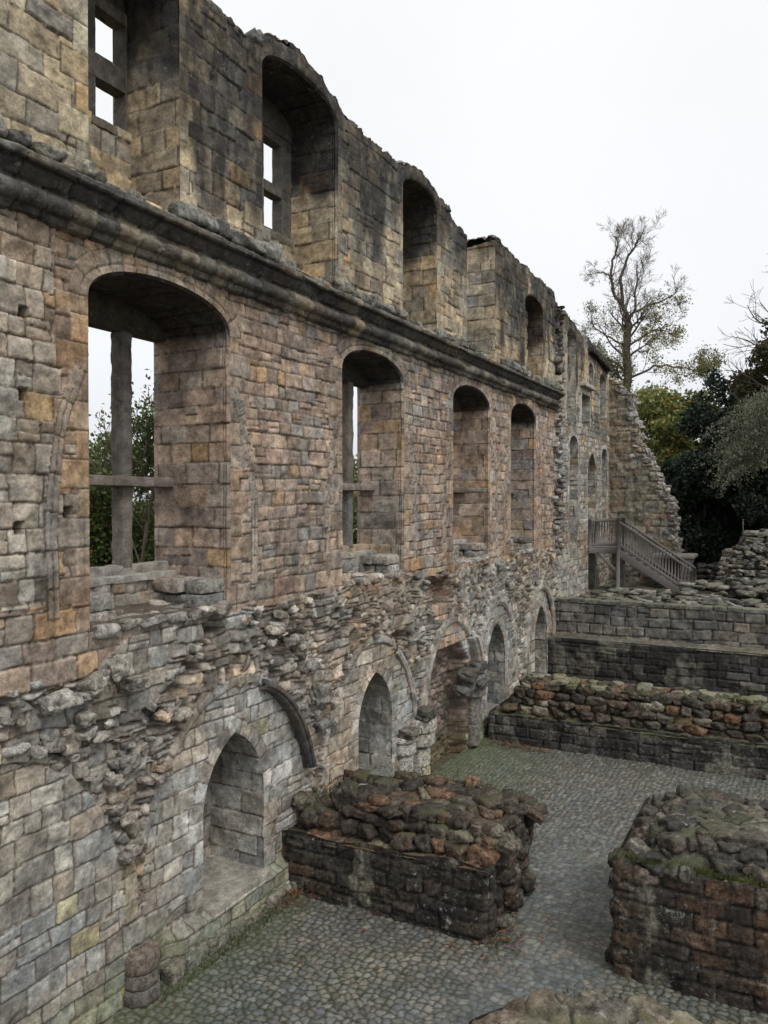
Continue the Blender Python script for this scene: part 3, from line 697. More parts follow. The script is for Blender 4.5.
for i, (nm, a, b, zs, r) in enumerate(UPW):
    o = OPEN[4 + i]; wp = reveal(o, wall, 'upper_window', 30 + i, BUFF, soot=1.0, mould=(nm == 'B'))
    top = zs + r
    if nm == 'A':
        back_panel(o, wp, -.86, 77, BUFF, 'sill_wall', zt=11.1); plate(a, b, 11.05, 12.72, -1.14, -.92, [(b - .55, b - .04, 11.12, 11.64), (b - .55, b - .04, 11.95, 12.55), (b - 1.2, b - .7, 11.12, 11.64), (b - 1.2, b - .7, 11.95, 12.55)], wp, 610, UPP); hd = 12.7
        bb = Bag(); bb.put(*rbox(-1.2, -.86, a, b, 10.98, 11.1, 611, UPP)); bb.build('sill', M_STONE, wp)
    elif nm == 'B':
        back_panel(o, wp, -.92, 78, BUFF, 'sill_wall', zt=10.8); plate(a, b, 10.75, 12.62, -1.18, -.97, [(b - .85, b - .33, 10.86, 11.48), (b - .85, b - .33, 11.66, 12.4), (b - 1.5, b - 1.0, 10.86, 11.48), (b - 1.5, b - 1.0, 11.66, 12.4)], wp, 640, UPP); hd = 12.6
        bb = Bag(); bb.put(*rbox(-1.2, -.92, a, b, 10.68, 10.8, 641, UPP)); bb.build('sill', M_STONE, wp)
    elif nm == 'C': back_panel(o, wp, -.9, 79, BUFF, 'back_wall'); hd = None
    else: back_panel(o, wp, -.5, 80, BUFF, 'back_wall'); hd = None
    if hd:
        m = Bag(); pts = [p for p in o[0] if p[1] > hd - .02]; n = len(pts)
        V = np.array([(x, p[0], zz) for x in (-.95, -1.18) for k in (0, 1) for p in pts for zz in [p[1] + .03 if k == 0 else hd - .04]]); F = []
        for k in range(n - 1): F += [(k, k + n, k + n + 1, k + 1), (2 * n + k, 2 * n + k + 1, 3 * n + k + 1, 3 * n + k)]
        m.put(V, np.array(F), UPP[0][1]); m.build('frame_head', M_STONE, wp, False)
reveal(OPEN[8], wall, 'broken_jamb', 40, BUFF, soot=.7, cut=lambda c: c[:, 2] < np.where(c[:, 1] < 19, 12.5, 13.04 + .12 * c[:, 0]))
for i, (a, b, z0, zs, r) in enumerate(NICH):
    o = OPEN[9 + i]; wp = reveal(o, wall, 'arched_niche', 50 + i, GREY); back_panel(o, wp, -1.03, 90 + i, RUBB)
    m = Bag(); q, f, c = rbox(-1.0, .14, a + .01, b - .01, z0 - .1, z0 + .06, 700 + i, GREY, amp=.012); q[:, 2] += .03 * (q[:, 0] < 0) * q[:, 0] - .03; m.put(q, f, c * .8); m.build('sill', M_STONE, wp)
for i, (a, b, z0, zs, r, k, dp, nm) in enumerate(FAR):
    o = OPEN[13 + i]; wp = reveal(o, wall, 'blocked_' + nm if i not in (5, 7) else nm, 60 + i, PALE, step=.05); back_panel(o, wp, -dp + .01, 110 + i, pal((60, 56, 52, 1), (70, 64, 58, 1)) if i in (5, 7) else PINK)

# cornice ------------------------------------------------------------
def cornice(y0, y1, parent):
    prof = [(-.02, 9.80), (.04, 9.77), (.16, 9.73), (.26, 9.69), (.30, 9.67), (.30, 9.61), (.27, 9.585), (.22, 9.58), (.20, 9.54), (.14, 9.46), (.10, 9.435), (.10, 9.41)]
    cx, cz, rr = .095, 9.30, .098
    for k in range(11): t = R(70 - k * 16); prof.append((cx + rr * math.cos(t), cz + rr * math.sin(t)))
    prof += [(.06, 9.13), (-.03, 9.10)]
    pr = np.array(prof); sg = np.concatenate([[0], np.cumsum(np.hypot(*np.diff(pr, axis=0).T))]); s = np.arange(0, sg[-1], .012); s = np.append(s, sg[-1])
    X = np.interp(s, sg, pr[:, 0]); Z = np.interp(s, sg, pr[:, 1]); tx = np.gradient(X); tz = np.gradient(Z); l = np.hypot(tx, tz); nx = -tz / l; nz_ = tx / l
    ys = [y0]
    while ys[-1] < y1: ys.append(ys[-1] + min(.05, max(.014, (52 + ys[-1] ** 2) / 5690)))
    ys = np.array(ys); Yg, S = np.meshgrid(ys, s, indexing='ij')
    cl = (S > .66); ph = np.where(cl, .3, 0); w_ = np.where(cl, .34, .62)
    k = np.floor((Yg + ph) / w_ + .3 * vn(Yg * .7, cl * 1., 5)); fr = (Yg + ph) / w_ + .3 * vn(Yg * .7, cl * 1., 5) - k; du = np.minimum(fr, 1 - fr) * w_
    j = np.exp(-(du / .013) ** 2); h = -.045 * j + .02 * (hsh(k, cl * 1, 3) - .5) + .012 * (fbm(Yg * 5, S * 5, 14, 5) - .5) * 2
    ero = ss(.55, .75, fbm(Yg * 1.4, S * 2.5, 15, 4)); h = h - .045 * ero * (S > .2) + .02 * (fbm(Yg * 13, S * 13, 16, 3) - .5)
    C = colr((k + cl * 1000).astype(int), 33, pal((120, 112, 98, 3), (98, 92, 84, 4), (134, 122, 100, 1.5), (84, 80, 76, 2))); C = shade(C, Yg, S, 35, .35)
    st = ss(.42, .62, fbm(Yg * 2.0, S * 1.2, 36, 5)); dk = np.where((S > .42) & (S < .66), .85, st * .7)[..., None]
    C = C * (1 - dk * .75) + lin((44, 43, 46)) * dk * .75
    lc = (ss(.5, .66, fbm(Yg * 6, S * 9, 37, 4)) * (S < .36))[..., None]; C = C * (1 - lc * .6) + lin((128, 128, 118)) * lc * .6
    X2 = X[None] + nx[None] * h; Z2 = Z[None] + nz_[None] * h
    V = np.stack([X2, Yg, Z2], -1).reshape(-1, 3); F = grid_faces(len(ys), len(s))[:, ::-1]
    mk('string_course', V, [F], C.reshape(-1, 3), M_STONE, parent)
    b = Bag(); nn = len(s); ce = np.array([[0, y1 + .0, 9.4]]); ring = V.reshape(len(ys), nn, 3)[-1]; v = np.concatenate([ring, ce]); b.put(v, np.array([(i, i + 1, nn) for i in range(nn - 1)]), C[-1].mean(0)); b.build('string_course_end', M_STONE, parent)
    g = np.random.default_rng(77); b = Bag(); y = y0
    while y < y1:
        wv = g.uniform(.18, .5)
        inop = any(u[1] + .05 < y + wv / 2 < u[2] - .05 for u in UPW) or 18.05 < y + wv / 2 < 19.95
        if g.uniform() < (.86 if not inop else .45):
            hh = g.uniform(.14, .3) * (1 if not inop else .7); b.rock(g, (.04 + g.uniform(-.03, .05) - (.12 if inop else 0), y + wv / 2, 9.77 + hh * .4), (g.uniform(.22, .34), wv, hh), pal((126, 124, 114, 4), (106, 104, 98, 3), (142, 136, 120, 1), (84, 82, 80, 1)), 3, rot=(.08, .1, .1), amp=.06)
        y += wv
    b.build('ledge_stone', M_CORE, parent, False)
cornice(3.0, 26.0, wall)
b = Bag()
for k in range(7): b.put(*rbox(-.1, .22 + .02 * (k % 2), 30.35 + k * .5, 30.84 + k * .5, 11.78 - k * .045, 11.98 - k * .045, 800 + k, WETD, step=.08, r=.03, amp=.02))
for k in range(4): b.put(*rbox(-.1, .2, 29.2 + k * .45, 29.64 + k * .45, 10.36, 10.5, 820 + k, PALE, step=.08, r=.02, amp=.02))
b.build('parapet_moulding', M_STONE, wall)

# torn rubble core standing proud of the face --------------------------
def torn():
    g = np.random.default_rng(11); b = Bag(); n = 0; tries = 0
    while n < 170 and tries < 60000:
        tries += 1
        y = g.uniform(4.0, 25.5) if g.uniform() < .6 else g.uniform(4.5, 13); z = g.uniform(1.5, 4.5)
        d = float(lun_d(np.array([y]), np.array([z]))[0])
        if d > -.06: continue
        if any(a - .3 < y < b_ + .3 and z0 - .2 < z < zs + r + .25 for a, b_, z0, zs, r in NICH): continue
        if any(a - .2 < y < b_ + .2 and z > 4.2 for a, b_ in WIN): continue
        if y < 6.6 and z > 4.2: continue
        if 15.6 < y < 18.3 and z < 3.1: continue
        if 15.8 < y < 16.95 and z > 3.2: continue
        dn = fbm(np.array([y * .8]), np.array([z * .8]), 46, 3)[0]
        if g.uniform() > ss(.38, .62, dn) + .12: continue
        n += 1; s = g.uniform(.6, 1.2) * (.95 if y < 12 else .85)
        b.rock(g, (g.uniform(-.05, .05) + .04 * (dn > .55), y, z), (g.uniform(.14, .24) * s, g.uniform(.10, .28) * s, g.uniform(.06, .15) * s), RUBB, 3, rot=(.16, .16, .2), amp=.14)
    # two heavy projecting stones at the left and the ones over the door recess
    for x, y, z, sz in ((.16, 5.85, 3.95, (.42, .46, .3)), (.14, 6.35, 4.05, (.36, .4, .24)), (.14, 6.75, 4.15, (.36, .34, .26)), (.12, 7.0, 3.9, (.3, .4, .2)), (.1, 6.9, 3.0, (.34, .42, .26)), (.14, 11.15, 2.9, (.4, .5, .45)), (.1, 10.9, 3.4, (.3, .4, .25)), (.1, 20.2, 4.4, (.3, .5, .3)), (.12, 25.2, 4.3, (.3, .5, .3))):
        b.rock(g, (x - .05, y, z), tuple(q * .8 for q in sz), RUBB, 4, rot=(.12, .12, .2), amp=.14)
    # toothing stones
    for z in np.arange(4.4, 9.2, .2):
        if g.uniform() < .5: b.rock(g, (-.02 + g.uniform(0, .1), 26.15 + g.uniform(-.4, .4), z), (g.uniform(.25, .4), g.uniform(.25, .5), g.uniform(.13, .2)), RUBB, 2)
    for z in np.arange(9.9, 11.0, .28): b.rock(g, (-.06 + g.uniform(0, .1), 26.1 + g.uniform(-.3, .3), z), (.3, g.uniform(.25, .5), .22), UPP, 2)
    b.build('torn_core', M_CORE, wall, False)
torn()

# surviving vault ribs, corbels and shafts ------------------------------
def rib(name, pts, wd, hh, P, seed, parent, mat=None):
    """a curved moulded rib sweeping over points (y,z) on the wall face"""
    p = np.array(pts, float); sg = np.concatenate([[0], np.cumsum(np.hypot(*np.diff(p, axis=0).T))]); s = np.arange(0, sg[-1], .03)
    Y = np.interp(s, sg, p[:, 0]); Z = np.interp(s, sg, p[:, 1]); ty = np.gradient(Y); tz = np.gradient(Z); l = np.hypot(ty, tz); ny = -tz / l; nz_ = ty / l
    sec = [(-1, -.05), (-1, .45), (-.8, .75), (-.45, .78), (-.3, 1), (.3, 1), (.45, .78), (.8, .75), (1, .45), (1, -.05)]
    sec = np.array(sec); ss_ = np.linspace(0, len(sec) - 1, 28); a = np.interp(ss_, range(len(sec)), sec[:, 0]) * wd / 2; x = np.interp(ss_, range(len(sec)), sec[:, 1]) * hh
    k = np.floor(s / .45); j = np.exp(-(((s / .45 - k) - .02) * .45 / .014) ** 2)
    A, S = np.meshgrid(a, s, indexing='xy'); X = np.repeat(x[None], len(s), 0)
    nz2 = fbm(S * 7, A * 7 + 5, seed, 4) - .5; X = X * (1 - .12 * j[:, None]) + nz2 * .03; A = A * (1 + .3 * nz2)
    V = np.stack([X, Y[:, None] + ny[:, None] * A, Z[:, None] + nz_[:, None] * A], -1).reshape(-1, 3)
    C = colr(k.astype(int)[:, None] + 0 * A.astype(int), seed, P); C = shade(C, S, A, seed, .3)
    F = grid_faces(len(s), len(a)); b = Bag(); b.put(V, F, C.reshape(-1, 3))
    for e in (0, len(s) - 1):
        r_ = V.reshape(len(s), len(a), 3)[e]; b.put(np.concatenate([r_, r_.mean(0)[None]]), np.array([(q, q + 1, len(a)) for q in range(len(a) - 1)]), C[e].mean(0))
    return b.build(name, mat or M_STONE, parent)
def larc(i, t0, t1, off=.0):
    c, a, zs, r = LUN[i]; return [(c + (a + off) * math.cos(t), zs + (r + off) * math.sin(t)) for t in np.linspace(R(t0), R(t1), 24)]
rib('vault_rib', larc(1, 73, 14), .16, .2, pal((92, 88, 84, 3), (76, 74, 72, 2)), 901, wall)
#rib('vault_rib', larc(0, 70, 18), .2, .08, pal((140, 136, 118, 3), (128, 126, 112, 2), (150, 140, 104, 1)), 902, wall)
rib('vault_rib', larc(3, 50, -12), .22, .3, RUBB, 903, wall)
rib('vault_rib', larc(3, 172, 120), .18, .12, RUBB, 904, wall)
rib('vault_rib', larc(4, 178, 60), .16, .08, RUBB, 905, wall)
rib('vault_rib', larc(5, 178, 5), .16, .08, RUBB, 906, wall)
rib('vault_rib', larc(2, 60, 5), .14, .07, GREY, 907, wall)
def oct_stack(parent, y, levels, seed, P, mat=None, x0=0.0, name='pier_stump'):
    """half-octagonal drum stones: levels = (z0,z1,radius)"""
    b = Bag(); g = np.random.default_rng(seed)
    for z0, z1, r in levels:
        c = colr(np.array([g.integers(9999)]), seed, P)[0]; ang = [R(a) for a in (-112, -67.5, -22.5, 22.5, 67.5, 112)]
        ring = []
        for i in range(len(ang) - 1):
            for k in range(5):
                t = k / 5; pa = np.array([math.cos(ang[i]), math.sin(ang[i])]) * r; pb = np.array([math.cos(ang[i + 1]), math.sin(ang[i + 1])]) * r; ring.append(pa * (1 - t) + pb * t)
        ring.append(np.array([math.cos(ang[-1]), math.sin(ang[-1])]) * r); ring = np.array(ring); n = len(ring)
        zz = [z0 + .008, z0 + .02] + list(np.linspace(z0 + .05, z1 - .05, 4)) + [z1 - .02, z1 - .006]; sc_ = [.93, .98, 1, 1, 1, 1, .98, .92]
        V = []
        for zv, s_ in zip(zz, sc_):
            q = ring * s_; no = (fbm(q[:, 1] * 7 + 5, np.full(n, zv * 7 + 3), seed, 3) - .5) * .04
            V.append(np.stack([x0 + q[:, 0] * (1 + no), y + q[:, 1] * (1 + no), np.full(n, zv) + no * .4], -1))
        V.append(np.array([[x0, y, z1 - .004]])); V = np.concatenate(V); F = [(r_ * n + i, r_ * n + i + 1, (r_ + 1) * n + i + 1, (r_ + 1) * n + i) for r_ in range(len(zz) - 1) for i in range(n - 1)]
        b.put(V, np.array(F), c); k = len(V) - 1; b.F.append(np.array([((len(zz) - 1) * n + i, (len(zz) - 1) * n + i + 1, k) for i in range(n - 1)]) + b.n - len(V))
    return b.build(name, mat or M_STONE, parent, False)
oct_stack(wall, 7.17, [(-.02, .17, .27), (.17, .36, .235), (.36, .6, .25)], 31, pal((112, 102, 92, 2), (92, 85, 78, 2)), M_CORE)
oct_stack(wall, 14.45, [(0, .5, .24), (.5, .95, .24), (.95, 1.2, .3), (1.2, 1.32, .33)], 32, PALE, M_MOSSY, name='wall_shaft')
oct_stack(wall, 15.3, [(0, .45, .24), (.45, .85, .24), (.9, 1.2, .34), (1.2, 1.5, .38)], 33, GREY, M_MOSSY, name='wall_shaft')
oct_stack(wall, 18.35, [(0.05, .6, .22), (.6, 1.25, .22), (1.28, 1.5, .34), (1.5, 1.85, .42)], 34, pal((122, 118, 108, 2), (108, 104, 98, 2)), M_CORE, name='wall_shaft')
g = np.random.default_rng(21); b = Bag()
for y, z, s in ((18.2, 2.05, .5), (17.75, 1.95, .45), (17.4, 1.6, .35), (15.2, 1.62, .42), (14.4, 1.4, .36), (18.35, 1.7, .55)): b.rock(g, (.16, y, z), (.46, s, s * .55), pal((92, 88, 80, 2), (76, 73, 68, 2)), 4, rot=(.05, .05, .1), amp=.08)
b.build('corbel_stump', M_MOSSY, wall)
# ashlar patch over the door recess
b = Bag(); z = 2.75
for r_, n in enumerate((3, 4, 3, 4)):
    y = 15.95
    for k in range(n):
        wv = (18.0 - r_ * .12 - 15.95) / n * g.uniform(.85, 1.1); b.put(*rbox(-.2, .02, y, y + wv - .015, z, z + .245, 850 + r_ * 10 + k, pal((176, 146, 118, 3), (164, 140, 118, 3)), r=.03, amp=.014)); y += wv
    z += .26
b.build('blocking_patch', M_STONE, wall)
# plinth stones along the foot
b = Bag(); y = 7.5
while y < 10.15:
    wv = g.uniform(.3, .62); hz = .15 + .06 * g.uniform(-1, 1); b.put(*rbox(.0, .24 + g.uniform(-.06, .06), y, y + wv - .02, -.05, hz, int(g.integers(9999)), pal((112, 110, 96, 3), (98, 98, 82, 2)), r=.035, amp=.05)); y += wv
b.build('footing', M_MOSSY, wall)

# ------------------------------------------------------------------ GROUND
def sheet(name, U, V, f, mat, parent=None, rev=False):
    Ug, Vg = np.meshgrid(U, V, indexing='ij'); P, C = f(Ug, Vg); F = grid_faces(len(U), len(V))
    if rev: F = F[:, ::-1]
    return mk(name, P.reshape(-1, 3), [F], C.reshape(-1, 3), mat, parent)
def cob(X, Y):
    ids, e, cx, cy = voro(X, Y, .11, .11, 201, .72, .4)
    path = ss(.55, -.1, np.abs(X - np.interp(Y, [5, 8, 10, 12, 15, 19], [4.2, 4.1, 4.25, 4.3, 3.9, 3.4])) - .55 + .5 * (fbm(X * .9, Y * .9, 202, 3) - .5) * 2)
    path = path * ss(15.5, 13.5, Y) 
    t = ss(.02, .42, e); m = 1 - ss(.10, .27, e)
    h = (.018 - .010 * path) * t + .008 * (hsh(ids, 5, 1) - .5) + .05 * (fbm(X * .5, Y * .5, 204, 3) - .5) - .02
    mo = ss(.42, .62, fbm(X * .8, Y * .8, 205, 4))
    C = colr(ids, 206, pal((104, 104, 97, 4), (113, 112, 104, 3), (94, 95, 90, 3), (122, 118, 108, 1.4), (98, 101, 101, 2)), .22); C = shade(C, X, Y, 207, .18)
    C = C * (1 - path[..., None]) + C * np.array([.97, 1.0, 1.03]) * path[..., None]
    gr = lin((52, 58, 40))[None, None] * mo[..., None] + lin((60, 59, 51))[None, None] * (1 - mo[..., None]); mm = (m * (1 - .4 * path))[..., None]
    C = C * (1 - mm) + gr * mm
    edge = ss(1.1, .2, X + .7 * (fbm(X * 2, Y * 2, 209, 3) - .5))[..., None] * .45; C = C * (1 - edge) + lin((74, 84, 50)) * edge
    w3 = (ss(2.6, 1.3, X) * ss(14, 15.5, Y))[..., None] * .22; C = C * (1 - w3) + lin((96, 108, 78)) * w3
    return np.stack([X, Y, h], -1), C
gy = [3.0]
while gy[-1] < 19.6: gy.append(gy[-1] + min(.05, max(.016, gy[-1] ** 2 / 4800)))
tag(sheet('cobbled_courtyard', np.arange(-.1, 8.4, .022), np.array(gy), cob, M_COB), kind='structure', label='cobbled courtyard floor with green joints', )
def coarse(z, pal_, s, amp=.1):
    def f(X, Y):
        C = colr((np.floor(X * 3) * 991 + np.floor(Y * 3)).astype(int), s, pal_, .1); C = shade(C, X * .4, Y * .4, s, .5); n = fbm(X * .15, Y * .15, s + 1, 4) - .5
        return np.stack([X, Y, z + amp * n * 2 + .3 * amp * (fbm(X * 1.5, Y * 1.5, s + 2, 3) - .5)], -1), C
    return f
EARTH = pal((84, 84, 56, 3), (96, 92, 66, 3), (76, 72, 52, 2))
def terr(X, Y):
    P, C = coarse(0, EARTH, 220, .15)(X, Y)
    inside = (X > -1.3) & (X < 14) & (Y < 26.2)
    z = P[..., 2] - .35 + 2.8 * ss(33.5, 36, Y) + 1.0 * ss(36, 70, Y); z = np.where((X < -1.2), z * 1 + .1, z); P[..., 2] = np.where(inside, -.12, z); return P, C
xs = np.concatenate([-np.geomspace(1200, 12, 30), np.arange(-11, 24, 1.3), np.geomspace(25, 1200, 30)]); ysg = np.concatenate([-np.geomspace(800, 8, 20), np.arange(-7, 60, 1.5), np.geomspace(61, 1500, 35)])
tag(sheet('ground', xs, ysg, terr, M_EARTH), kind='structure')
tag(sheet('terrace_ground', np.arange(-.2, 14, .12), np.arange(26.1, 36.5, .12), coarse(2.62, pal((92, 90, 72, 3), (110, 104, 88, 2), (76, 78, 54, 2)), 230, .12), M_EARTH), kind='structure')
tag(sheet('side_pavement', np.arange(8.3, 14, .1), np.arange(3, 20, .1), lambda X, Y: (np.stack([X, Y, X * 0 - .03], -1), colr((np.floor(X / .15) * 99 + np.floor(Y / .15)).astype(int), 4, pal((124, 124, 116, 1), (112, 112, 106, 1)))), M_COB), kind='structure')

# ------------------------------------------------------------------ LOW WALLS
def skirt(name, path, z0, z1f, seed, P, mat, parent, h_=.22, w_=.38, streak=0., step=.03, proud=.02, r=.04):
    """coursed faces following a footprint path; outward is to the right of the walk"""
    p = np.array(path, float); sg = np.concatenate([[0], np.cumsum(np.hypot(*np.diff(p, axis=0).T))]); s = np.arange(0, sg[-1], step); s = np.append(s, sg[-1])
    X = np.interp(s, sg, p[:, 0]); Y = np.interp(s, sg, p[:, 1])
    k = np.ones(5) / 5; tx = np.gradient(X); ty = np.gradient(Y); tx = np.convolve(np.pad(tx, 2, 'edge'), k, 'valid'); ty = np.convolve(np.pad(ty, 2, 'edge'), k, 'valid'); l = np.hypot(tx, ty); nx = ty / l; ny = -tx / l
    zt = np.array([z1f(x, y) for x, y in zip(X, Y)]); v = np.linspace(0, 1, int((zt.max() - z0) / step) + 1)
    S, V_ = np.meshgrid(s, v, indexing='ij'); Z = z0 + (zt[:, None] - z0) * V_
    lay = Lay(seed, z0 - .5, zt.max() + .5, 0, sg[-1], h_, w_, .2, .4, .05); hh, C = stones(*lay.ev(S, Z), S, Z, seed, P, r=r, proud=proud, rough=.02, depth=.06, joint=.02, mort=lin((34, 31, 27)), jit=.34, mot=.4)
    hh = hh + .04 * (fbm(S * .8, Z * .8, seed + 5, 3) - .5) * 2
    if streak:
        st = ss(.46, .66, fbm(S * 2.4, Z * .5, seed + 6, 5))[..., None] * streak; C = C * (1 - st) + lin((34, 33, 31)) * st
        lc = ss(.6, .74, fbm(S * 2.0 + 7, Z * 1.2, seed + 8, 5))[..., None] * .5; C = C * (1 - lc) + lin((128, 126, 112)) * lc
    topd = ss(.05, .0, (zt[:, None] - Z)); hh = hh * (1 - topd) - .02 * topd
    Pp = np.stack([X[:, None] + nx[:, None] * hh, Y[:, None] + ny[:, None] * hh, Z], -1)
    return mk(name, Pp.reshape(-1, 3), [grid_faces(len(s), len(v))], C.reshape(-1, 3), mat, parent)
def top_sheet(name, x0, x1, y0, y1, zf, seed, P, mat, parent, step=.04, depth=.05):
    def f(X, Y):
        h, C = rubble(X.ravel(), Y.ravel(), .34, .24, seed, P, depth=depth, proud=.02); ed = ss(0, .08, np.minimum(np.minimum(X - x0, x1 - X), Y - y0)); return np.stack([X, Y, zf(X, Y) + (h.reshape(X.shape) + .0) * ed - .05 * (1 - ed)], -1), C.reshape(X.shape + (3,))
    return sheet(name, np.arange(x0, x1 + step, step), np.arange(y0 + .02, y1 + step, step), f, mat, parent)
def stack(g, b, x0, x1, y0, y1, z0, z1, P, inset=.05, lx=0., rx=0., lh=.17, size=(.15, .46), front_only=False, sub=3, topfn=None, depth=.3):
    """dry courses of rough stones round a shrinking rectangle, then the top"""
    z = z0; k = 0
    while z < z1 - .02:
        hh = lh * g.uniform(.85, 1.2); a0, a1, b0, b1 = x0 + lx * k, x1 - rx * k, y0 + inset * k, y1 - inset * k * .6
        x = a0
        while x < a1:
            wv = g.uniform(*size); zt = topfn(x) if topfn else 99
            if z < zt: b.rock(g, (x + wv / 2, b0 + g.uniform(.03, .19), z + hh / 2 + g.uniform(-.03, .03)), (wv * g.uniform(.85, 1.15), depth * g.uniform(.8, 1.3), hh * g.uniform(.85, 1.3)), P, sub, rot=(.18, .14, .3), amp=.14)
            if not front_only and z < zt: b.rock(g, (x + wv / 2, b1 - .12, z + hh / 2), (wv * 1.05, .3, hh * 1.12), P, 2)
            x += wv
        for xe in ((a1,) if front_only else (a0, a1)):
            y = b0
            while y < b1:
                wv = g.uniform(*size)
                if z < (topfn(xe) if topfn else 99): b.rock(g, (xe + (-.12 if xe == a1 else .12), y + wv / 2, z + hh / 2), (.3, wv * 1.05, hh * 1.12), P, sub)
                y += wv
        z += hh; k += 1
    # top layer
    a0, a1, b0, b1 = x0 + lx * k, x1 - rx * k, y0 + inset * k, y1 - inset * k * .6; y = b0 + .1
    while y < b1:
        x = a0
        while x < a1:
            wv = g.uniform(*size); zt = min(z, topfn(x)) if topfn else z
            b.rock(g, (x + wv / 2, y + g.uniform(-.05, .05), zt - .03 + g.uniform(-.06, .05)), (wv * 1.1, g.uniform(.16, .4), g.uniform(.1, .2)), P, sub, rot=(.15, .15, .6), amp=.14); x += wv
        y += .27
RUSTY = pal((84, 66, 50, 3), (68, 57, 46, 4), (104, 74, 50, 1.4), (50, 44, 38, 4), (120, 112, 96, .9), (82, 78, 66, 1))
BOULD = pal((72, 66, 58, 4), (56, 53, 48, 4), (86, 76, 62, 2), (44, 42, 39, 3), (112, 106, 94, .9), (70, 72, 52, 1))
g = np.random.default_rng(101)
# stub beside the first niche
st1 = empty('wall_stub', (1.7, 11.2, 0), 'short low wall stub joined to the tall wall, rust-brown rubble heaped on dark ashlar', 'low wall', 'stubs of cross walls on the cobbles')
z1 = lambda x, y: .93 + .045 * x + .03 * math.sin(x * 5)
skirt('ashlar_face', [(-.06, 10.2), (3.3, 10.2), (3.38, 10.21), (3.44, 10.26), (3.46, 10.34), (3.46, 10.6)], -.05, z1, 241, DARK, M_MOSSY, st1, .23, .36, .5)
skirt('end_face', [(3.36, 10.58), (3.4, 10.75), (3.44, 12.1), (3.4, 12.2), (-.06, 12.2)], -.05, lambda x, y: 1.3, 242, DARK, M_MOSSY, st1, .2, .3, .5, proud=.05, r=.07)
top_sheet('top_ledge', -.1, 3.42, 10.2, 12.15, lambda X, Y: .9 + .045 * X + .52 * ss(10.45, 10.8, Y) * ss(.3, 1.0, X) * ss(3.44, 2.95, X) * ss(12.2, 11.8, Y), 243, RUSTY, M_MOSSY, st1)
b = Bag(); tf = lambda x: 1.0 + .46 * min(1, max(0, (x - .25) / .7)) - .15 * max(0, x - 2.9) + .05 * math.sin(x * 7)
stack(g, b, .2, 3.42, 10.42, 12.2, 1.0, 1.5, RUSTY, .07, topfn=tf)
for k in range(26): y = g.uniform(10.65, 12.1); z = g.uniform(.05, 1.3); b.rock(g, (3.42 + g.uniform(-.04, .03), y, z), (.24, g.uniform(.2, .36), g.uniform(.13, .22)), DARK, 3)
for k in range(14): b.rock(g, (g.uniform(.5, 3.1), g.uniform(10.9, 12), 1.50 + g.uniform(-.05, .05)), (g.uniform(.25, .5), g.uniform(.2, .35), g.uniform(.12, .22)), RUSTY, 3, rot=(.1, .1, 1))
b.rock(g, (.35, 10.75, 1.08), (.6, .5, .3), BOULD, 4); b.rock(g, (.12, 10.7, 1.25), (.36, .36, .2), BOULD, 4); b.rock(g, (.9, 10.75, 1.42), (.5, .35, .42), RUSTY, 4)
b.build('rubble_core', M_MOSSY, st1, False)
# stub at the right edge
st2 = empty('wall_stub', (7.5, 11.4, 0), 'broad low wall stub at the right edge, reddish ashlar beneath dark rounded boulders', 'low wall', 'stubs of cross walls on the cobbles')
skirt('ashlar_face', [(5.12, 12.9), (5.08, 12.7), (5.08, 10.42), (5.1, 10.37), (5.16, 10.35), (11, 10.5)], -.05, lambda x, y: 1.47 + .03 * math.sin(x * 3), 251, RUST, M_MOSSY, st2, .235, .40, .55)
top_sheet('top_bed', 5.1, 11, 10.4, 12.9, lambda X, Y: 1.46 + .42 * ss(10.45, 11.1, Y) * ss(12.95, 12.2, Y) * ss(5.1, 5.8, X), 252, pal((84, 80, 66, 2), (96, 90, 76, 2), (66, 62, 54, 2)), M_MOSSY, st2)
b = Bag()
for yy in np.arange(10.5, 12.9, .185):
    x = 5.1 + g.uniform(0, .15) + .15 * abs(yy - 11.5)
    while x < 10.8:
        wv = g.uniform(.14, .42); zz = 1.44 + .38 * float(ss(10.4, 11.1, yy)) * float(ss(12.95, 12.2, yy)) * float(ss(5.0, 5.7, x))
        if not (yy < 10.7 and g.uniform() < .5): b.rock(g, (x + wv / 2, yy + g.uniform(-.06, .06), zz - .01), (wv * 1.1, g.uniform(.18, .36), g.uniform(.12, .22)), BOULD, 3, rot=(.16, .16, 1.5), blocky=.7, amp=.12)
        x += wv * .86
for k in range(16): b2 = Bag(); b2.rock(g, (5.10 + g.uniform(-.05, .03), g.uniform(10.4, 12.7), g.uniform(.1, 1.5)), (.16, g.uniform(.2, .36), .2), DARK, 3); b2.build('edge_stone', M_MOSSY, st2)
b.build('boulder_mound', M_MOSSY, st2, False)
# long cross wall in the middle
w3 = empty('cross_wall', (4, 19.8, 0), 'long low cross wall with mossy rubble crown, black wet face towards the cobbled floor', 'low wall')
skirt('ashlar_face', [(.13, 20.9), (.13, 19.22), (.15, 19.14), (.22, 19.1), (12.5, 19.2)], -.05, lambda x, y: .70 + .012 * x, 261, WETD, M_MOSSY, w3, .24, .5, .6)
top_sheet('top_ledge', .12, 12.5, 19.12, 20.9, lambda X, Y: .66 + .012 * X + .55 * ss(19.4, 19.9, Y) * ss(.3, 1.2, X), 262, BOULD, M_MOSST, w3)
b = Bag(); stack(g, b, .45, 12.4, 19.42, 20.9, .70, 1.42, RUSTY, .09, lx=.12, topfn=lambda x: .75 + min(1, (x - .2) / .8) * (.72 + .02 * x) + .08 * math.sin(x * 3.1), size=(.24, .5), lh=.18)
b.build('rubble_core', M_MOSSY, w3, False)
b = Bag(); 
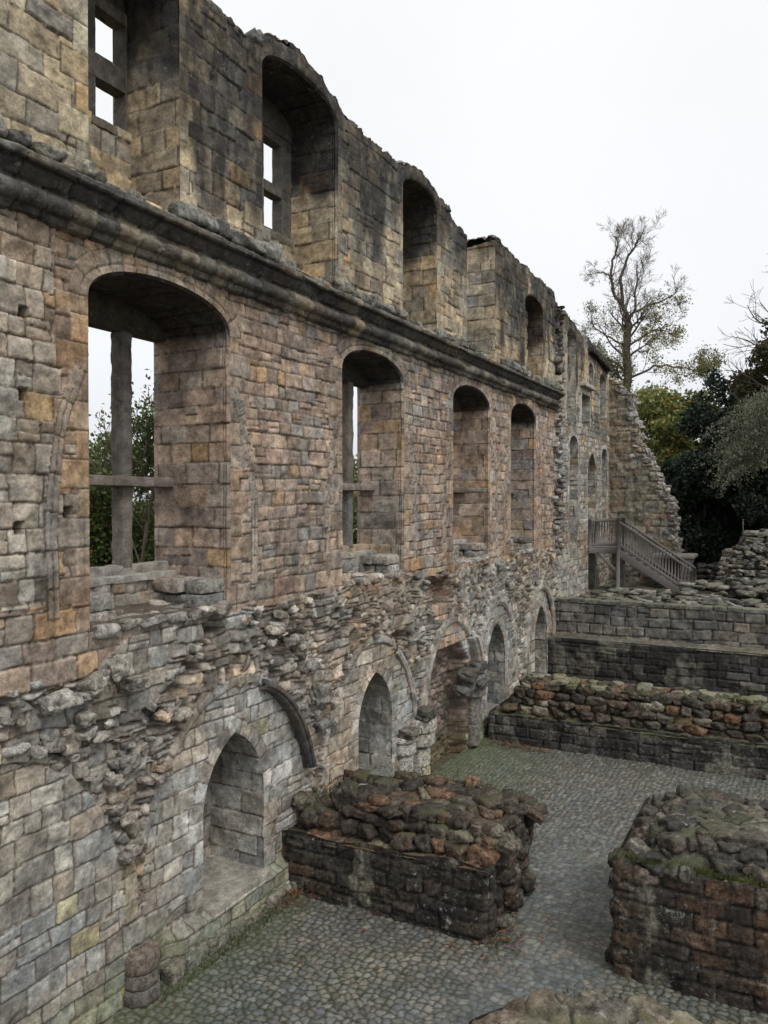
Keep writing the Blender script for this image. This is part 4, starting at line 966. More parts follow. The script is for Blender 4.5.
for k in range(60): b.rock(g, (g.uniform(1, 12), g.uniform(19.75, 20.5), 1.47 + g.uniform(-.05, .06)), (g.uniform(.25, .55), g.uniform(.25, .4), .14), pal((120, 116, 92, 2), (132, 126, 108, 2), (104, 104, 72, 2)), 3, rot=(.1, .1, 1))
b.build('mossy_cap', M_MOSST, w3)
# stepped retaining wall of the terrace
w4 = empty('retaining_wall', (4, 25.6, 0), 'stepped grey retaining wall with black streaks under a mossy ledge and flat coping, below the terrace', 'retaining wall')
skirt('lower_face', [(.0, 25.0), (13.5, 25.05)], -.05, lambda x, y: 1.73, 271, WETD, M_WET, w4, .27, .55, .85)
top_sheet('ledge', 0, 13.5, 25.0, 25.85, lambda X, Y: 1.72 + .04 * (Y - 25), 272, pal((96, 94, 80, 2), (110, 106, 94, 2)), M_WET, w4, .05, .02)
skirt('upper_face', [(.0, 25.8), (13.5, 25.82)], 1.7, lambda x, y: 2.78, 273, pal((118, 112, 104, 4), (102, 98, 94, 3), (132, 124, 112, 2), (92, 88, 84, 2)), M_WET, w4, .27, .5, .35)
b = Bag(); x = 0
while x < 13.4: wv = g.uniform(.4, .8); b.put(*rbox(x, x + wv - .015, 25.78, 26.25, 2.775, 2.9 + g.uniform(-.015, .015), int(g.integers(9999)), pal((112, 110, 102, 1), (104, 102, 92, 1)), step=.07, r=.03, amp=.03)); x += wv
b.build('coping', M_MOSST, w4)
# masonry top in the foreground
w5 = empty('wall_stub', (5.7, 6, 0), 'lichen-covered top of a broken wall at the bottom edge, nearest to the viewer', 'low wall', 'stubs of cross walls on the cobbles')
skirt('ashlar_face', [(4.62, 3.0), (4.62, 6.5), (4.68, 6.62), (4.95, 7.0), (5.3, 7.22), (6.4, 7.4), (8.6, 7.6)][::-1], -.05, lambda x, y: 1.52, 281, RUST, M_MOSSY, w5, .24, .4, .4)
def w5top(X, Y):
    lim = np.interp(X, [4.6, 4.68, 4.95, 5.3, 6.4, 8.6], [6.4, 6.62, 7.0, 7.22, 7.4, 7.6]); Y2 = 3 + (lim - 3) * (Y - 3) / 4.6
    h, C = rubble(X.ravel(), Y2.ravel(), .42, .34, 282, pal((112, 100, 86, 3), (100, 94, 82, 3), (124, 114, 98, 1), (118, 90, 64, .8)), depth=.03, proud=.04, rough=.06); h = h.reshape(X.shape)
    drop = .14 * ss(.12, 0, lim - Y2) + .1 * ss(5.0, 4.62, X) + .12 * ss(6.2, 7.0, X)
    C = C.reshape(X.shape + (3,)); mo = ss(.55, .7, fbm(X * 2, Y2 * 2, 284, 4))[..., None] * .6; C = C * (1 - mo) + lin((108, 106, 66)) * mo
    return np.stack([X, Y2, 1.6 + h - drop + .08 * (fbm(X * 2, Y2 * 2, 283, 4) - .5)], -1), C
sheet('wall_top', np.arange(4.62, 8.6, .016), np.arange(3, 7.61, .018), w5top, M_SLAB, w5)
b = Bag()
for x, y, s in ((6.0, 7.42, .4), (6.35, 7.35, .34), (5.55, 7.3, .3), (6.7, 7.45, .36), (4.66, 6.3, .28), (6.9, 7.6, .3), (4.68, 5.9, .3)): b = Bag(); b.rock(g, (x, y, 1.42), (s, s * .9, .28), pal((112, 106, 92, 2), (104, 102, 80, 2)), 4, p=9, blocky=.4); b.build('edge_stone', M_SLAB, w5)

# ------------------------------------------------------------------ END WALL and ruins on the terrace
ew = empty('end_wall', (1.2, 34.3, 2.6), 'broken grey end wall stepping down like a staircase beyond the timber stair', 'ruined wall')
EP = np.array([(-.2, 11.4), (.45, 11.0), (.5, 10.75), (.92, 10.55), (1.0, 10.0), (1.05, 9.5), (1.2, 9.1), (1.3, 8.6), (1.46, 8.23), (1.75, 7.7), (1.8, 7.4), (2.06, 6.97), (2.3, 6.6), (2.36, 6.3), (2.54, 6.14), (2.6, 5.3), (2.66, 4.6), (2.78, 3.68), (3.2, 3.2), (3.4, 2.4)])
def ew_x(z): 
    zz = EP[::-1, 1]; xx = EP[::-1, 0]; return np.interp(z, zz, xx) + .14 * (hsh(np.floor(z / .27), 1, 9) - .5) 
v = np.arange(2.3, 11.45, .045); u = np.linspace(0, 1, 80); U, V_ = np.meshgrid(u, v, indexing='ij'); Xe = -.3 + (ew_x(v)[None] + .3) * U
lay = Lay(290, 2, 12, -1, 4, .25, .42, .2, .4); h, C = stones(*lay.ev(Xe, V_), Xe, V_, 290, pal((146, 140, 122, 4), (128, 124, 110, 3), (160, 154, 138, 2), (142, 122, 100, 1.5), (112, 110, 104, 1)), r=.05, proud=.03, rough=.03)
gs = ss(.45, .7, fbm(Xe * .9, V_ * .5, 291, 4))[..., None] * .35; C = C * (1 - gs) + lin((92, 96, 74)) * gs
ov = ss(.9, .1, Xe)[..., None] * .35; C = C * (1 - ov) + lin((130, 106, 84)) * ov
mk('wall_face', np.stack([Xe, 34.3 - h, V_], -1).reshape(-1, 3), [grid_faces(80, len(v))], C.reshape(-1, 3), M_STONE, ew)
mk('wall_face', np.stack([Xe, 35.3 + h, V_], -1).reshape(-1, 3), [grid_faces(80, len(v))[:, ::-1]], C.reshape(-1, 3), M_STONE, ew)
T = np.linspace(0, 1, 24); Tg, Vg = np.meshgrid(T, v, indexing='ij'); h, C = rubble(Tg.ravel(), Vg.ravel(), .3, .25, 292, RUBB, depth=.06)
mk('broken_edge', np.stack([ew_x(v)[None] + h.reshape(Tg.shape) * .8, 34.3 + Tg, Vg], -1).reshape(-1, 3), [grid_faces(24, len(v))], C, M_CORE, ew)
b = Bag()
for z in np.arange(2.6, 11.3, .17):
    x = float(ew_x(np.array([z]))[0])
    for k in range(3): b.rock(g, (x - .12 + g.uniform(-.16, .1), 34.42 + k * .35, z + g.uniform(-.05, .05)), (g.uniform(.2, .45), .35, g.uniform(.1, .26)), RUBB, 3)
b.build('broken_core', M_CORE, ew)

lv = empty('vaulted_opening', (2.8, 33.2, 2.6), 'low dark square opening with a flat stone lintel at the foot of the end wall', 'masonry opening')
b = Bag(); 
for k in range(5): b.put(*rbox(2.02, 2.3, 33.0, 34.2, 2.5 + k * .27, 2.755 + k * .27, 870 + k, WETD, step=.08, r=.03, amp=.02)); b.put(*rbox(3.02, 3.42, 33.0, 34.2, 2.5 + k * .27, 2.755 + k * .27, 880 + k, RUBB, step=.08, r=.03, amp=.02))
b.put(*rbox(2.3, 3.02, 34.0, 34.2, 2.4, 3.8, 899, WETD)); b.build('jamb', M_CORE, lv)
b = Bag(); b.put(*rbox(1.95, 3.55, 32.9, 34.25, 3.83, 3.98, 890, GREY, r=.04, amp=.02)); b.build('lintel', M_STONE, lv)
ls = empty('broken_wall_piece', (4, 33.4, 2.6), 'low broken piece of wall between the lintelled opening and the masonry pile', 'low wall')
b = Bag(); stack(g, b, 3.6, 4.3, 33.2, 34, 2.6, 3.6, WETD, .03, lh=.2, sub=2); stack(g, b, 4.25, 4.9, 33.0, 34, 2.6, 4.1, RUBB, .05, lx=.04, lh=.2, sub=2); b.build('rubble_core', M_MOSSY, ls)
pile = empty('masonry_pile', (7, 30, 2.6), 'high ruined stack of flat mossy slabs on the right of the terrace', 'ruined masonry')
b = Bag(); SL = pal((126, 122, 110, 4), (104, 101, 94, 3), (150, 145, 132, 1.5), (98, 96, 82, 2), (74, 70, 64, 3))
stack(g, b, 4.8, 10.5, 29.0, 32.0, 2.6, 4.5, SL, .05, lx=.03, lh=.12, size=(.2, .55), sub=3, depth=.5); 
stack(g, b, 5.3, 10.5, 29.9, 31.5, 4.4, 4.95, SL, .05, lx=.05, lh=.14, size=(.3, .8), sub=3)
for k in range(40):
    t = g.uniform(0, 1); b.rock(g, (g.uniform(3.7, 6.6), 27.6 + 1.4 * t, 2.7 + t * .6 + g.uniform(0, .1)), (g.uniform(.3, .7), g.uniform(.25, .5), g.uniform(.12, .22)), SL, 2, rot=(.15, .15, 1))
b.box(5.25, 10.3, 29.5, 31.5, 2.4, 4.3, WETD[0][0] * .6); b.build('rubble_core', M_SLAB, pile, False)
pole = empty('thin_post', (5.46, 30, 4.9)); tag(pole, 'thin grey metal post on top of the masonry pile', 'post')
b = Bag(); b.box(5.445, 5.475, 29.985, 30.015, 4.7, 5.45, (.1, .1, .1)); b.box(5.43, 5.49, 29.97, 30.03, 5.45, 5.47, (.12, .12, .12)); b.build('shaft', M_WOOD, pole, False)
pr = empty('masonry_pier', (.9, 31.3, 2.6), 'square stone pier under the landing of the timber stair', 'pier')
b = Bag()
for k in range(6): b.put(*rbox(.62, 1.02, 31.75, 32.15, 2.5 + k * .27, 2.755 + k * .27, 830 + k, pal((150, 146, 130, 1), (132, 128, 114, 1)), r=.03, amp=.02))
b.build('pier_block', M_STONE, pr)

# loose stones on the terrace: each its own thing
spots = [(1.4, 26.9, .7), (1.75, 27.3, .5), (2.05, 27.0, .6), (2.6, 27.1, .75), (2.3, 27.8, .6), (2.9, 27.6, .5), (1.2, 27.8, .55), (1.8, 28.2, .8), (2.5, 28.5, .7), (3.1, 28.2, .5), (1.5, 28.9, .7), (2.2, 29.1, .65), (2.9, 29.0, .7), (3.4, 28.8, .45), (.7, 27.1, .4), (.9, 28.3, .5), (3.6, 27.0, .5), (4.15, 27.1, .65), (4.6, 27.3, .7), (3.9, 27.7, .5), (4.4, 27.9, .8), (4.9, 26.9, .6), (5.4, 27.0, .7), (3.7, 29.3, .6)]
for i, (x, y, s) in enumerate(spots):
    b = Bag(); b.rock(g, (x, y, 2.70 + .05 * (y > 28) + .10), (s, s * .6, g.uniform(.13, .22)), SL, 3, rot=(.15, .15, .5), amp=.14)
    if s > .6: b.rock(g, (x + .05, y + .1, 2.92), (s * .7, s * .45, .14), SL, 3, rot=(.1, .1, .5))
    o = b.build('loose_stone', M_SLAB, loc=(x, y, 2.65))
    tag(o, 'flat pale lichened stone lying among others on the terrace before the timber stair', 'stone', 'loose stones on the terrace')

# ------------------------------------------------------------------ TIMBER STAIR
stt = empty('timber_staircase', (0, 31, 2.5), 'grey weathered timber staircase with railings climbing to a doorway in the tall wall', 'staircase')
WC = lin((112, 107, 104))
def slat(name, a, b_, wx, wz, parent, c=WC):
    """straight timber from point a to b, section wx (across y) by wz"""
    a = np.array(a, float); b_ = np.array(b_, float); d = b_ - a; l = np.linalg.norm(d); d /= l
    yv = np.array([0, 1., 0]) if abs(d[1]) < .9 else np.array([1., 0, 0]); n = np.cross(d, yv); n /= np.linalg.norm(n); V = []; k = .12
    for p in (a, b_):
        for s, t in ((-1, -1 + k), (-1, 1 - k), (-1 + k, 1), (1 - k, 1), (1, 1 - k), (1, -1 + k), (1 - k, -1), (-1 + k, -1)): V.append(p + yv * s * wx / 2 + n * t * wz / 2)
    F = [(i, (i + 1) % 8, 8 + (i + 1) % 8, 8 + i) for i in range(8)]; T3 = [(0, i, i + 1) for i in range(1, 7)] + [(8, 8 + i + 1, 8 + i) for i in range(1, 7)]
    V = np.array(V); C = c * (1 + .12 * (random.random() - .5)); return mk(name, V, [np.array(F), np.array(T3)], np.repeat(C[None], 16, 0), M_WOOD, parent, False)
random.seed(3)
ZL = 4.3; xb, zb = 3.8, 2.5; sl = (zb - ZL) / (xb - 1.12)
for k in range(8): slat('deck_board', (0.02, 30.57 + k * .13, ZL), (1.15, 30.57 + k * .13, ZL), .12, .04, stt)
for yy in (30.5, 31.55):
    slat('deck_beam', (0.0, yy, ZL - .1), (1.12, yy, ZL - .1), .06, .2, stt)
    slat('stringer', (1.1, yy, ZL - .12), (xb, yy, zb - .02), .06, .26, stt)
    slat('handrail', (1.12, yy, ZL + 1.05), (xb - .05, yy, ZL + 1.05 + sl * (xb - .05 - 1.12)), .07, .07, stt)
    slat('handrail', (.02, yy, ZL + 1.05), (1.12, yy, ZL + 1.05), .08, .09, stt)
    slat('lower_rail', (1.12, yy, ZL + .2), (xb - .05, yy, ZL + .2 + sl * (xb - .05 - 1.12)), .05, .08, stt)
    slat('lower_rail', (.02, yy, ZL + .14), (1.12, yy, ZL + .14), .05, .08, stt)
    slat('post', (1.14, yy, 2.5), (1.14, yy, ZL + 1.15), .12, .12, stt); slat('post', (.08, yy, ZL - .1), (.08, yy, ZL + 1.1), .1, .1, stt); slat('post', (xb - .05, yy, zb), (xb - .05, yy, zb + 1.05), .1, .1, stt)
    for k in range(9): slat('baluster', (.2 + k * .105, yy, ZL + .15), (.2 + k * .105, yy, ZL + 1.02), .03, .03, stt)
    for k in range(23): x = 1.26 + k * .112; slat('baluster', (x, yy, ZL + .2 + sl * (x - 1.12)), (x, yy, ZL + 1.02 + sl * (x - 1.12)), .03, .03, stt)
slat('brace', (1.14, 30.5, 3.4), (.35, 30.5, ZL - .18), .06, .1, stt)
for k in range(10): x = 1.25 + k * .255; z = ZL - .02 + sl * (x - .95); slat('tread', (x - .02, 31.02, z), (x + .25, 31.02, z), 1.0, .045, stt)

# ------------------------------------------------------------------ TREES
def tubes(bag, P, rad, sides, c):
    P = np.array(P); n = len(P); t = np.gradient(P, axis=0); t /= np.maximum(np.linalg.norm(t, axis=1)[:, None], 1e-6)
    ref = np.array([.3, .9, .2]); a = np.cross(t, ref); a /= np.maximum(np.linalg.norm(a, axis=1)[:, None], 1e-6); b_ = np.cross(t, a)
    th = np.arange(sides) * 2 * math.pi / sides; V = P[:, None] + np.array(rad)[:, None, None] * (a[:, None] * np.cos(th)[None, :, None] + b_[:, None] * np.sin(th)[None, :, None])
    i = np.arange(n - 1)[:, None]; j = np.arange(sides)[None]; F = np.stack([i * sides + j, i * sides + (j + 1) % sides, (i + 1) * sides + (j + 1) % sides, (i + 1) * sides + j], -1).reshape(-1, 4)
    bag.put(V.reshape(-1, 3), F, c)
def grow(g, bag, p, d, ln, r, lev, maxlev, tips, c, spread=.7, up=.12, wob=.16, kids=(5, 8), shrink=.55, minr=.008, sides=(9, 6, 4, 3, 3, 3)):
    n = max(4, int(ln / .35)); pts = [np.array(p)]; rr = [r]; d = np.array(d, float); d /= np.linalg.norm(d)
    for k in range(n):
        d = d + g.normal(0, wob, 3) / (1 + (lev == 0)) + np.array([0, 0, up]); d /= np.linalg.norm(d); pts.append(pts[-1] + d * ln / n); rr.append(max(minr, r * (1 - (k + 1) / n * (.78 if lev else .55))))
    tubes(bag, pts, rr, sides[min(lev, 5)], c * g.uniform(.8, 1.2))
    if lev >= maxlev:
        tips += [(q, lev) for q in pts[1:]]; return pts, rr
    for m in range(int(g.integers(*kids))):
        t = g.uniform(.25 if lev else .35, 1.0); i = min(n - 1, int(t * n)); base = pts[i] + (pts[i + 1] - pts[i]) * (t * n - i if i < n else 0)
        ax = g.normal(0, 1, 3); dd = (pts[i + 1] - pts[i]); dd /= np.linalg.norm(dd); ax -= ax.dot(dd) * dd; ax /= np.linalg.norm(ax)
        nd = dd + ax * spread * g.uniform(.7, 1.4); grow(g, bag, base, nd, ln * shrink * g.uniform(.7, 1.15) * (1.15 - .4 * t), rr[i] * .55, lev + 1, maxlev, tips, c, spread, up, wob, kids, shrink, minr, sides)
    return pts, rr
def leaves(name, P, size, P_, seed, parent, mat=M_LEAF, elong=1.6, droop=0., cl=None):
    g = np.random.default_rng(seed); n = len(P); a = g.normal(0, 1, (n, 3)); a[:, 2] -= droop; a /= np.linalg.norm(a, axis=1)[:, None]; b_ = np.cross(a, g.normal(0, 1, (n, 3))); b_ /= np.linalg.norm(b_, axis=1)[:, None]
    s = (size * g.uniform(.6, 1.3, n))[:, None]; V = np.stack([P - b_ * s * .5, P + a * s * elong * .5 , P + b_ * s * .5, P - a * s * elong * .5], 1).reshape(-1, 3)
    ids = g.integers(0, 1 << 20, n); C = colr(ids, seed, P_, .35)
    if cl is not None: C = C * cl[:, None]
    return mk(name, V, [np.arange(4 * n).reshape(n, 4)], np.repeat(C, 4, 0), mat, parent, False)
BARK = lin((98, 90, 80))
def big_tree():
    g = np.random.default_rng(77); base = np.array([-2.35, 50, 3.2])
    t = empty('bare_tree', tuple(base), 'tall nearly bare tree with spreading limbs and ivy-green lower trunk, behind the end wall', 'tree')
    b = Bag(); tips = []
    def limb(pts, r0, r1, lev=0, kids=9, ln=2.6):
        pts = np.array(pts, float); s = np.linspace(0, 1, len(pts)); q = np.linspace(0, 1, len(pts) * 4); P = np.stack([np.interp(q, s, pts[:, k]) for k in range(3)], 1) + g.normal(0, .05, (len(q), 3)); rad = r0 + (r1 - r0) * q
        tubes(b, P, rad, 9, BARK)
        for m in range(kids):
            i = int(g.uniform(.2, 1) * (len(P) - 2)); dd = P[i + 1] - P[i]; dd /= np.linalg.norm(dd); ax = g.normal(0, 1, 3); ax -= ax.dot(dd) * dd; ax /= np.linalg.norm(ax)
            grow(g, b, P[i], dd + ax * .9, ln * g.uniform(.6, 1.1), rad[i] * .4, 1, 3, tips, BARK,   .75, .06, .2, (6, 10), .55, .006)
    x, y, z = base
    limb([(x, y, z), (x + .02, y, 8), (x + .08, y, 13.5), (x + .12, y, 15.8), (x + .15, y, 17.1)], .30, .2, kids=26, ln=2.7)
    limb([(x + .12, y, 17.0), (x - .2, y, 18.2), (x - .85, y + .3, 18.8), (x - .95, y + .4, 20.7), (x - .5, y + .2, 21.9), (x - .7, y, 22.5)], .14, .03, kids=13, ln=1.5)
    limb([(x - .2, y, 18.2), (x - .3, y - .3, 19.9), (x + .4, y - .4, 21.1), (x + .8, y - .5, 21.8), (x + 1.2, y - .5, 22.4)], .11, .03, kids=12, ln=1.4)
    limb([(x + .15, y, 17.0), (x + .6, y - .3, 17.8), (x + .65, y, 19.3), (x + .6, y + .3, 20.8)], .10, .03, kids=12, ln=1.8)
    limb([(x + .5, y - .3, 17.5), (x + 1.6, y, 18.0), (x + 2.6, y + .3, 18.4), (x + 3.2, y, 18.9)], .08, .02, kids=12, ln=1.3)
    limb([(x - .85, y, 19.8), (x - 1.4, y, 20.3), (x - 1.9, y, 20.3)], .06, .02, kids=6, ln=1.2)
    limb([(x, y, 15.5), (x + 1.5, y - .6, 16.2), (x + 2.4, y - .6, 16.2), (x + 3.2, y, 15.8)], .07, .02, kids=11, ln=1.5)
    limb([(x, y, 13.5), (x + 1.8, y - .6, 14.2), (x + 3.6, y - .6, 13.9), (x + 4.6, y, 13.4)], .08, .02, kids=10, ln=1.8)
    limb([(x, y, 15.5), (x - 1.3, y, 16.5), (x - 2.4, y, 17.4)], .07, .02, kids=9, ln=1.8)
    limb([(x, y, 13.0), (x - 1.2, y, 13.8), (x - 2.2, y, 14.4)], .07, .02, kids=8, ln=1.7)
    b.build('trunk', M_BARK, t)
    P = np.array([q for q, _ in tips]); z = P[:, 2]; pr = np.where(z < 14.5, .5, np.where(z < 16.5, .26, np.where(z < 18.5, .06, .0))); P = P[g.uniform(size=len(P)) < pr]
    P = np.repeat(P, 3, 0) + g.normal(0, .16, (len(P) * 3, 3))
    iv = np.stack([x + g.normal(0, .22, 3800), y + g.normal(0, .22, 3800), g.uniform(4, 16.8, 3800)], 1); P2 = np.concatenate([P, iv])
    leaves('crown', P2, .085, pal((126, 128, 66, 4), (148, 142, 80, 3), (104, 112, 58, 3), (162, 144, 86, 1)), 9, t)
big_tree()
def twiggy(name, base, h, label, seed, leafn=0, lp=None, r=.14, group=None, cat='tree', kids=(6, 10), lean=(0, 0)):
    g = np.random.default_rng(seed); t = empty(name, base, label, cat, group); b = Bag(); tips = []
    grow(g, b, np.array(base), (lean[0], lean[1], 1), h * .8, r, 0, 3, tips, BARK, .6, .07, .14, kids, .5, .009); b.build('trunk', M_BARK, t)
    if leafn:
        P = np.array([q for q, _ in tips]); P = P[g.integers(0, len(P), leafn)] + g.normal(0, .2, (leafn, 3)); leaves('crown', P, .08, lp, seed, t)
    return t
OLIVE = pal((118, 116, 70, 4), (98, 100, 58, 3), (138, 128, 80, 2), (84, 88, 52, 2)); YG = pal((122, 128, 60, 4), (96, 112, 52, 5), (166, 148, 66, 1.6), (180, 136, 62, .8), (74, 92, 46, 3))
twiggy('thin_tree', (-4.9, 55, 3), 14.5, 'thin twiggy tree left of the tall bare tree, just above the wall top', 7, 3200, OLIVE)
twiggy('thin_tree', (-7.2, 57, 3), 13, 'faint bare young tree at the far left, its twigs barely clearing the wall top', 8, 1800, OLIVE)
def clumpy(name, label, blobs, n, size, P_, seed, mat=M_LEAF, trunk=None, elong=1.6, droop=0., rag=.28, cat='tree', group=None, shell=.45):
    """foliage spread through ellipsoid clumps with noisy, gappy outlines"""
    g = np.random.default_rng(seed); c0 = np.mean([q[:3] for q in blobs], 0); zb_ = trunk[2] if trunk else min(q[2] - q[5] for q in blobs)
    t = empty(name, (trunk[0] if trunk else c0[0], trunk[1] if trunk else c0[1], zb_), label, cat, group)
    vol = np.array([q[3] * q[4] + q[3] * q[5] for q in blobs]); k = g.choice(len(blobs), n, p=vol / vol.sum()); B = np.array(blobs)[k]
    d = g.normal(0, 1, (n, 3)); d /= np.linalg.norm(d, axis=1)[:, None]; rr = (shell + (1 - shell) * g.uniform(0, 1, n) ** .6)
    nz = fbm(d[:, 0] * 2.2 + B[:, 0] * 3 + 90, d[:, 1] * 2.2 + d[:, 2] * 2.6 + B[:, 2] * 3 + 90, seed, 4); rr = rr * (1 + rag * 2.4 * (nz - .5))
    Pn = B[:, :3] + d * B[:, 3:6] * rr[:, None]; q3 = fbm(Pn[:, 0] * 1.6 + Pn[:, 1] * .7 + 90, Pn[:, 2] * 1.8 + 90, seed + 3, 3); ok = q3 > .36; Pn = Pn[ok]; cl = (.75 + .6 * hsh(k[ok], 1, seed))
    Pn += g.normal(0, size * .8, Pn.shape); leaves('crown', Pn, size, P_, seed, t, mat, elong, droop, cl)
    b = Bag(); tr = trunk or (c0[0], c0[1], zb_)
    tubes(b, [tr, (tr[0], tr[1], (tr[2] + c0[2]) / 2), tuple(c0)], [.22, .18, .1], 8, BARK)
    for q in blobs[:14]: tubes(b, [tuple(c0 * .5 + np.array(tr) * .5), tuple((c0 + np.array(q[:3])) / 2 + g.normal(0, .1, 3)), q[:3]], [.1, .06, .02], 5, BARK)
    b.build('trunk', M_BARK, t); return t
def blobset(g, x0, x1, y0, y1, zf0, zf1, n, r0, r1):
    o = []
    for k in range(n):
        x = g.uniform(x0, x1); z = g.uniform(zf0(x), zf1(x)); r = g.uniform(r0, r1); o.append((x, g.uniform(y0, y1), z, r, r, r * .8))
    return o
g = np.random.default_rng(33)
clumpy('autumn_tree', 'rounded yellow-green autumn tree between the end wall and the dark yews', blobset(g, .2, 3.6, 43, 46, lambda x: 7.5, lambda x: 12.0 - .35 * abs(x - 1.4), 26, .7, 1.3) + blobset(g, -.9, 1.2, 44, 46, lambda x: 7, lambda x: 11.2, 8, .6, 1.0), 26000, .15, YG, 51, trunk=(1.4, 44.5, 3))
clumpy('autumn_tree', 'olive tree with thin crown behind the yellow-green tree, under the overcast gap', blobset(g, 3.6, 6.2, 50, 53, lambda x: 7.5, lambda x: 12.0, 16, .8, 1.3), 11000, .15, OLIVE, 52, trunk=(4.6, 51, 3))
YEW = pal((30, 44, 34, 4), (38, 52, 36, 3), (24, 34, 28, 3), (52, 66, 44, 1.2)); 
def yew_top(x): return np.interp(x, [1.2, 2.2, 2.8, 3.6, 4.0, 4.6, 6, 9], [7.2, 8.2, 9.9, 11.6, 11.7, 11.0, 11.2, 11.5])
clumpy('yew_tree', 'very dark dense yew tree right beside the broken edge of the end wall', blobset(g, 2.3, 4.8, 36.5, 39, lambda x: 3.2, lambda x: yew_top(x) - .7, 46, .6, 1.1) + [(2.6, 37, 4.3, 1, 1, 1.2), (3.2, 37, 4, 1, 1, 1.2), (4, 37, 4, 1, 1, 1.2), (2.2, 37.5, 6.6, .8, .8, 1.1), (1.7, 38, 7.3, .5, .5, .6), (3.75, 38, 11.2, .35, .4, .9), (4.3, 38.4, 10.9, .4, .4, .8), (3.2, 38, 10.2, .35, .4, .9)], 90000, .09, YEW, 53, M_NEEDLE, (3.5, 38, 2.8), 2.4, .5, shell=.25)
clumpy('yew_tree', 'second very dark yew mass at the right edge, under the grey-green drooping branches', blobset(g, 4.6, 9.5, 35.5, 38, lambda x: 3.2, lambda x: yew_top(x) - 1.4, 60, .8, 1.3), 90000, .10, YEW, 54, M_NEEDLE, (6.4, 37, 2.8), 2.4, .5, shell=.25)
# olive deciduous tree upper right
g2 = np.random.default_rng(71)
t5 = clumpy('oak_tree', 'olive-brown autumn tree with bare outer twigs, rising above the dark yew at the right edge', blobset(g2, 4.4, 9, 42, 45, lambda x: 9.8, lambda x: np.interp(x, [4, 5, 6, 8], [11.5, 13.5, 14.8, 17]), 30, .5, .95), 20000, .13, pal((84, 80, 48, 4), (70, 68, 44, 3), (104, 92, 58, 2), (60, 62, 42, 2)), 55, trunk=(7.2, 43, 3), rag=.4)
b = Bag(); tips = []
for p, d, l in (((6.6, 43, 12.5), (-1, 0, .7), 3.0), ((6.2, 43, 11.5), (-1, 0, .2), 2.8), ((6.9, 43, 14.0), (-.9, 0, 1), 2.8), ((7.2, 43, 15), (-.6, 0, 1), 2.8), ((5.4, 43, 10.2), (-1, 0, .3), 2.4)): grow(g2, b, p, d, l, .07, 1, 3, tips, BARK, .6, .04, .15, (5, 8), .55, .009)
b.build('branch', M_BARK, t5)
# drooping grey-green branches
g3 = np.random.default_rng(72); t6 = empty('weeping_tree', (7.5, 32, 2.6), 'pale grey-green weeping tree hanging over the masonry pile at the right edge', 'tree'); b = Bag(); LP = []
tubes(b, [(7.5, 32, 2.6), (7.4, 32, 6), (7.2, 32, 9.5)], [.25, .2, .1], 8, BARK)
for k in range(190):
    x0 = g3.uniform(5.2, 9.0); z0 = np.interp(x0, [5, 5.6, 6.3, 8, 9], [8.9, 9.7, 10.2, 10.8, 10]) - g3.uniform(0, 2.6); y0 = 32 + g3.uniform(-1.2, 1.2); dx = -g3.uniform(.15, .9); p = np.array([x0, y0, z0]); pts = [p.copy()]; v = np.array([dx, g3.normal(0, .2), .25])
    for q in range(9): v = v + np.array([0, 0, -.13]) + g3.normal(0, .05, 3); p = p + v * .17; pts.append(p.copy())
    tubes(b, pts, np.linspace(.016, .005, 10), 3, lin((110, 104, 92)))
    for q in pts[1:]:
        for r_ in range(9): LP.append(q + g3.normal(0, .09, 3))
for k in range(14): a = np.array([7.2, 32, 9.0 - .2 * k * .5]); e = np.array([g3.uniform(5.2, 9), 32 + g3.uniform(-1, 1), g3.uniform(7.5, 10)]); tubes(b, [a, (a + e) / 2 + [0, 0, .4], e], [.07, .05, .02], 5, BARK)
b.build('trunk', M_BARK, t6); leaves('crown', np.array(LP), .05, pal((120, 124, 100, 4), (100, 106, 84, 3), (134, 136, 112, 2), (84, 90, 68, 2)), 73, t6, M_LEAF, 2.2, 1.2)
# trees seen through the first great window, and more of them along the outer side
g4 = np.random.default_rng(81); GR = pal((84, 104, 48, 4), (102, 120, 56, 3), (66, 84, 42, 3), (134, 130, 64, 1.4), (130, 96, 60, .3))
clumpy('outer_tree', 'leafy green tree filling the left light of the first great window', blobset(g4, -12.5, -8.5, 14.5, 18.3, lambda x: 2.5, lambda x: 7.5, 40, .7, 1.15), 80000, .075, GR, 82, trunk=(-10.2, 16.4, -.2), group=None)
clumpy('outer_tree', 'lower green tree filling the right light of the first great window', blobset(g4, -12.5, -8.5, 18.6, 23, lambda x: 2, lambda x: 6.0, 38, .7, 1.15), 70000, .075, GR, 83, trunk=(-10.2, 20.4, -.2))
t8 = twiggy('outer_shrub', (-8.3, 15.9, .0), 8.4, 'thin young tree whose leafy sprays stand against the sky in the first great window', 84, 2600, GR, .07)
clumpy('outer_tree', 'green tree glimpsed through the narrow light of the second great window', blobset(g4, -12.5, -8.5, 24, 31, lambda x: 2, lambda x: 8.0, 40, .8, 1.3), 22000, .16, GR, 85, trunk=(-10.5, 27, -.2))

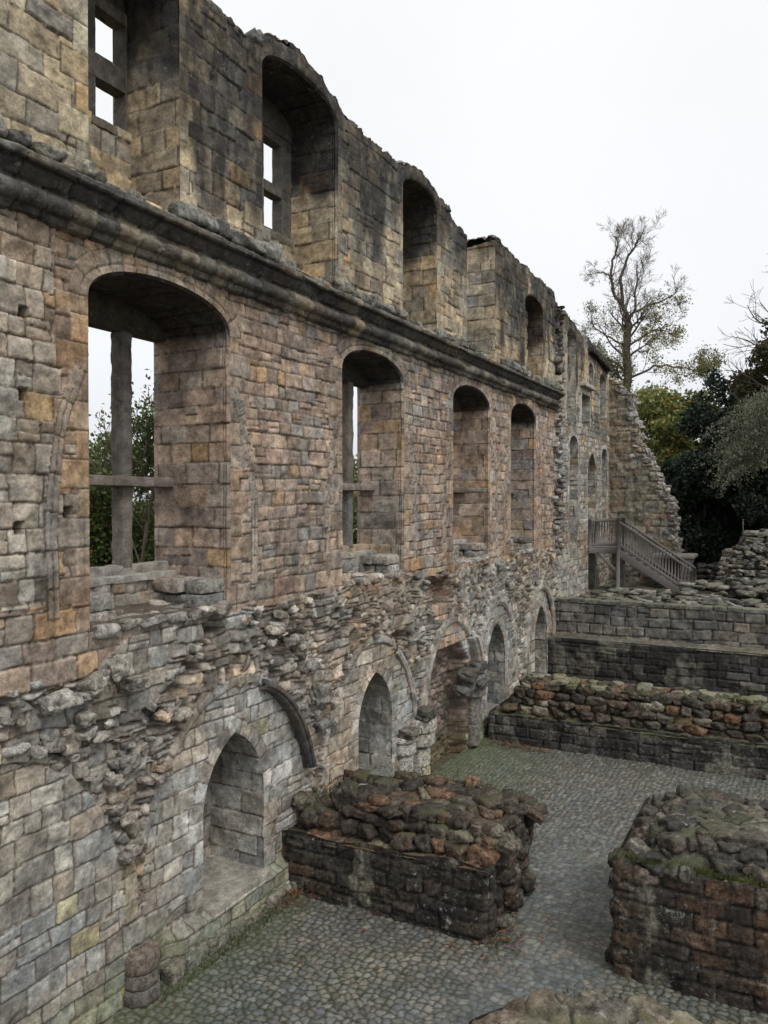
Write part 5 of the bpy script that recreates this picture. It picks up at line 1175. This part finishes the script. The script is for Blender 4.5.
# ------------------------------------------------------------------ fallen leaves, grass tufts
g = np.random.default_rng(91); LPp = []
for cx, cy, sx, sy, n, z in ((1.0, 18.8, .5, .14, 220, .04), (3.55, 10.5, .12, .3, 40, .03), (.35, 10.0, .18, .25, 110, .08), (3.7, 10.1, .3, .3, 26, .03), (3, 13, 2.5, 4, 60, .03), (2, 9, 1.5, 1.2, 24, .03)):
    LPp.append(np.stack([g.normal(cx, sx, n), g.normal(cy, sy, n), np.full(n, z) + g.uniform(0, .02, n)], 1))
LPp = np.concatenate(LPp); n = len(LPp); th = g.uniform(0, 6.28, n); s = g.uniform(.02, .045, n); V = []
for dx, dy, dz in ((-1, 0, 0), (0, -.7, .12), (1, 0, .2), (0, .7, .05)): V.append(LPp + np.stack([(dx * np.cos(th) - dy * np.sin(th)) * s, (dx * np.sin(th) + dy * np.cos(th)) * s, dz * s * 2], 1))
V = np.stack(V, 1).reshape(-1, 3)
tag(mk('fallen_leaves', V, [np.arange(4 * n).reshape(n, 4)], np.repeat(colr(g.integers(0, 9999, n), 3, pal((118, 80, 54, 3), (98, 66, 46, 3), (136, 104, 66, 1)), .3), 4, 0), M_LEAF, None, False), 'scattered brown fallen leaves on the cobbles', 'leaves', kind='stuff')
def tufts(name, spec, label):
    V = []; F = 0; C = []
    for (x, y, z, sx, sy, n, hh) in spec:
        for k in range(n):
            p = np.array([g.normal(x, sx), g.normal(y, sy), z])
            if z > 1.3 and x > 5 and (p[0] < 5.2 or p[1] < 10.42 and y > 10): p[0] = 5.3 + abs(p[0] - 5.2); p[1] = max(p[1], 10.43) if y > 10 else p[1]
            l = hh * g.uniform(.4, 1.2); d = g.normal(0, .35, 2); w_ = .006
            V += [p + (-w_, 0, 0), p + (w_, 0, 0), p + (d[0] * l + w_ * .4, d[1] * l, l), p + (d[0] * l - w_ * .4, d[1] * l, l)]
            C.append(lin((84, 90, 50)) * g.uniform(.6, 1.3))
    V = np.array(V); n = len(V) // 4; tag(mk(name, V, [np.arange(4 * n).reshape(n, 4)], np.repeat(np.array(C), 4, 0), M_LEAF, None, False), label, 'grass', kind='stuff')
tufts('grass_tufts', [(5.9, 10.45, 1.5, .8, .05, 800, .07), (.3, 11.0, 1.3, .15, .3, 150, .08), (.32, 8.6, .0, .06, .9, 420, .06), (2, 11.6, 1.66, .8, .3, 200, .06), (.35, 13.5, 0, .1, 1.2, 500, .07), (4, 19.7, 1.5, 3, .2, 500, .05), (.3, 14.6, 1.35, .1, .15, 60, .05), (6.3, 7.5, 1.38, .8, .1, 300, .06), (3.55, 10.4, 0.0, .06, .3, 60, .05)], 'green grass tufts and moss growing along wall feet and ledges')
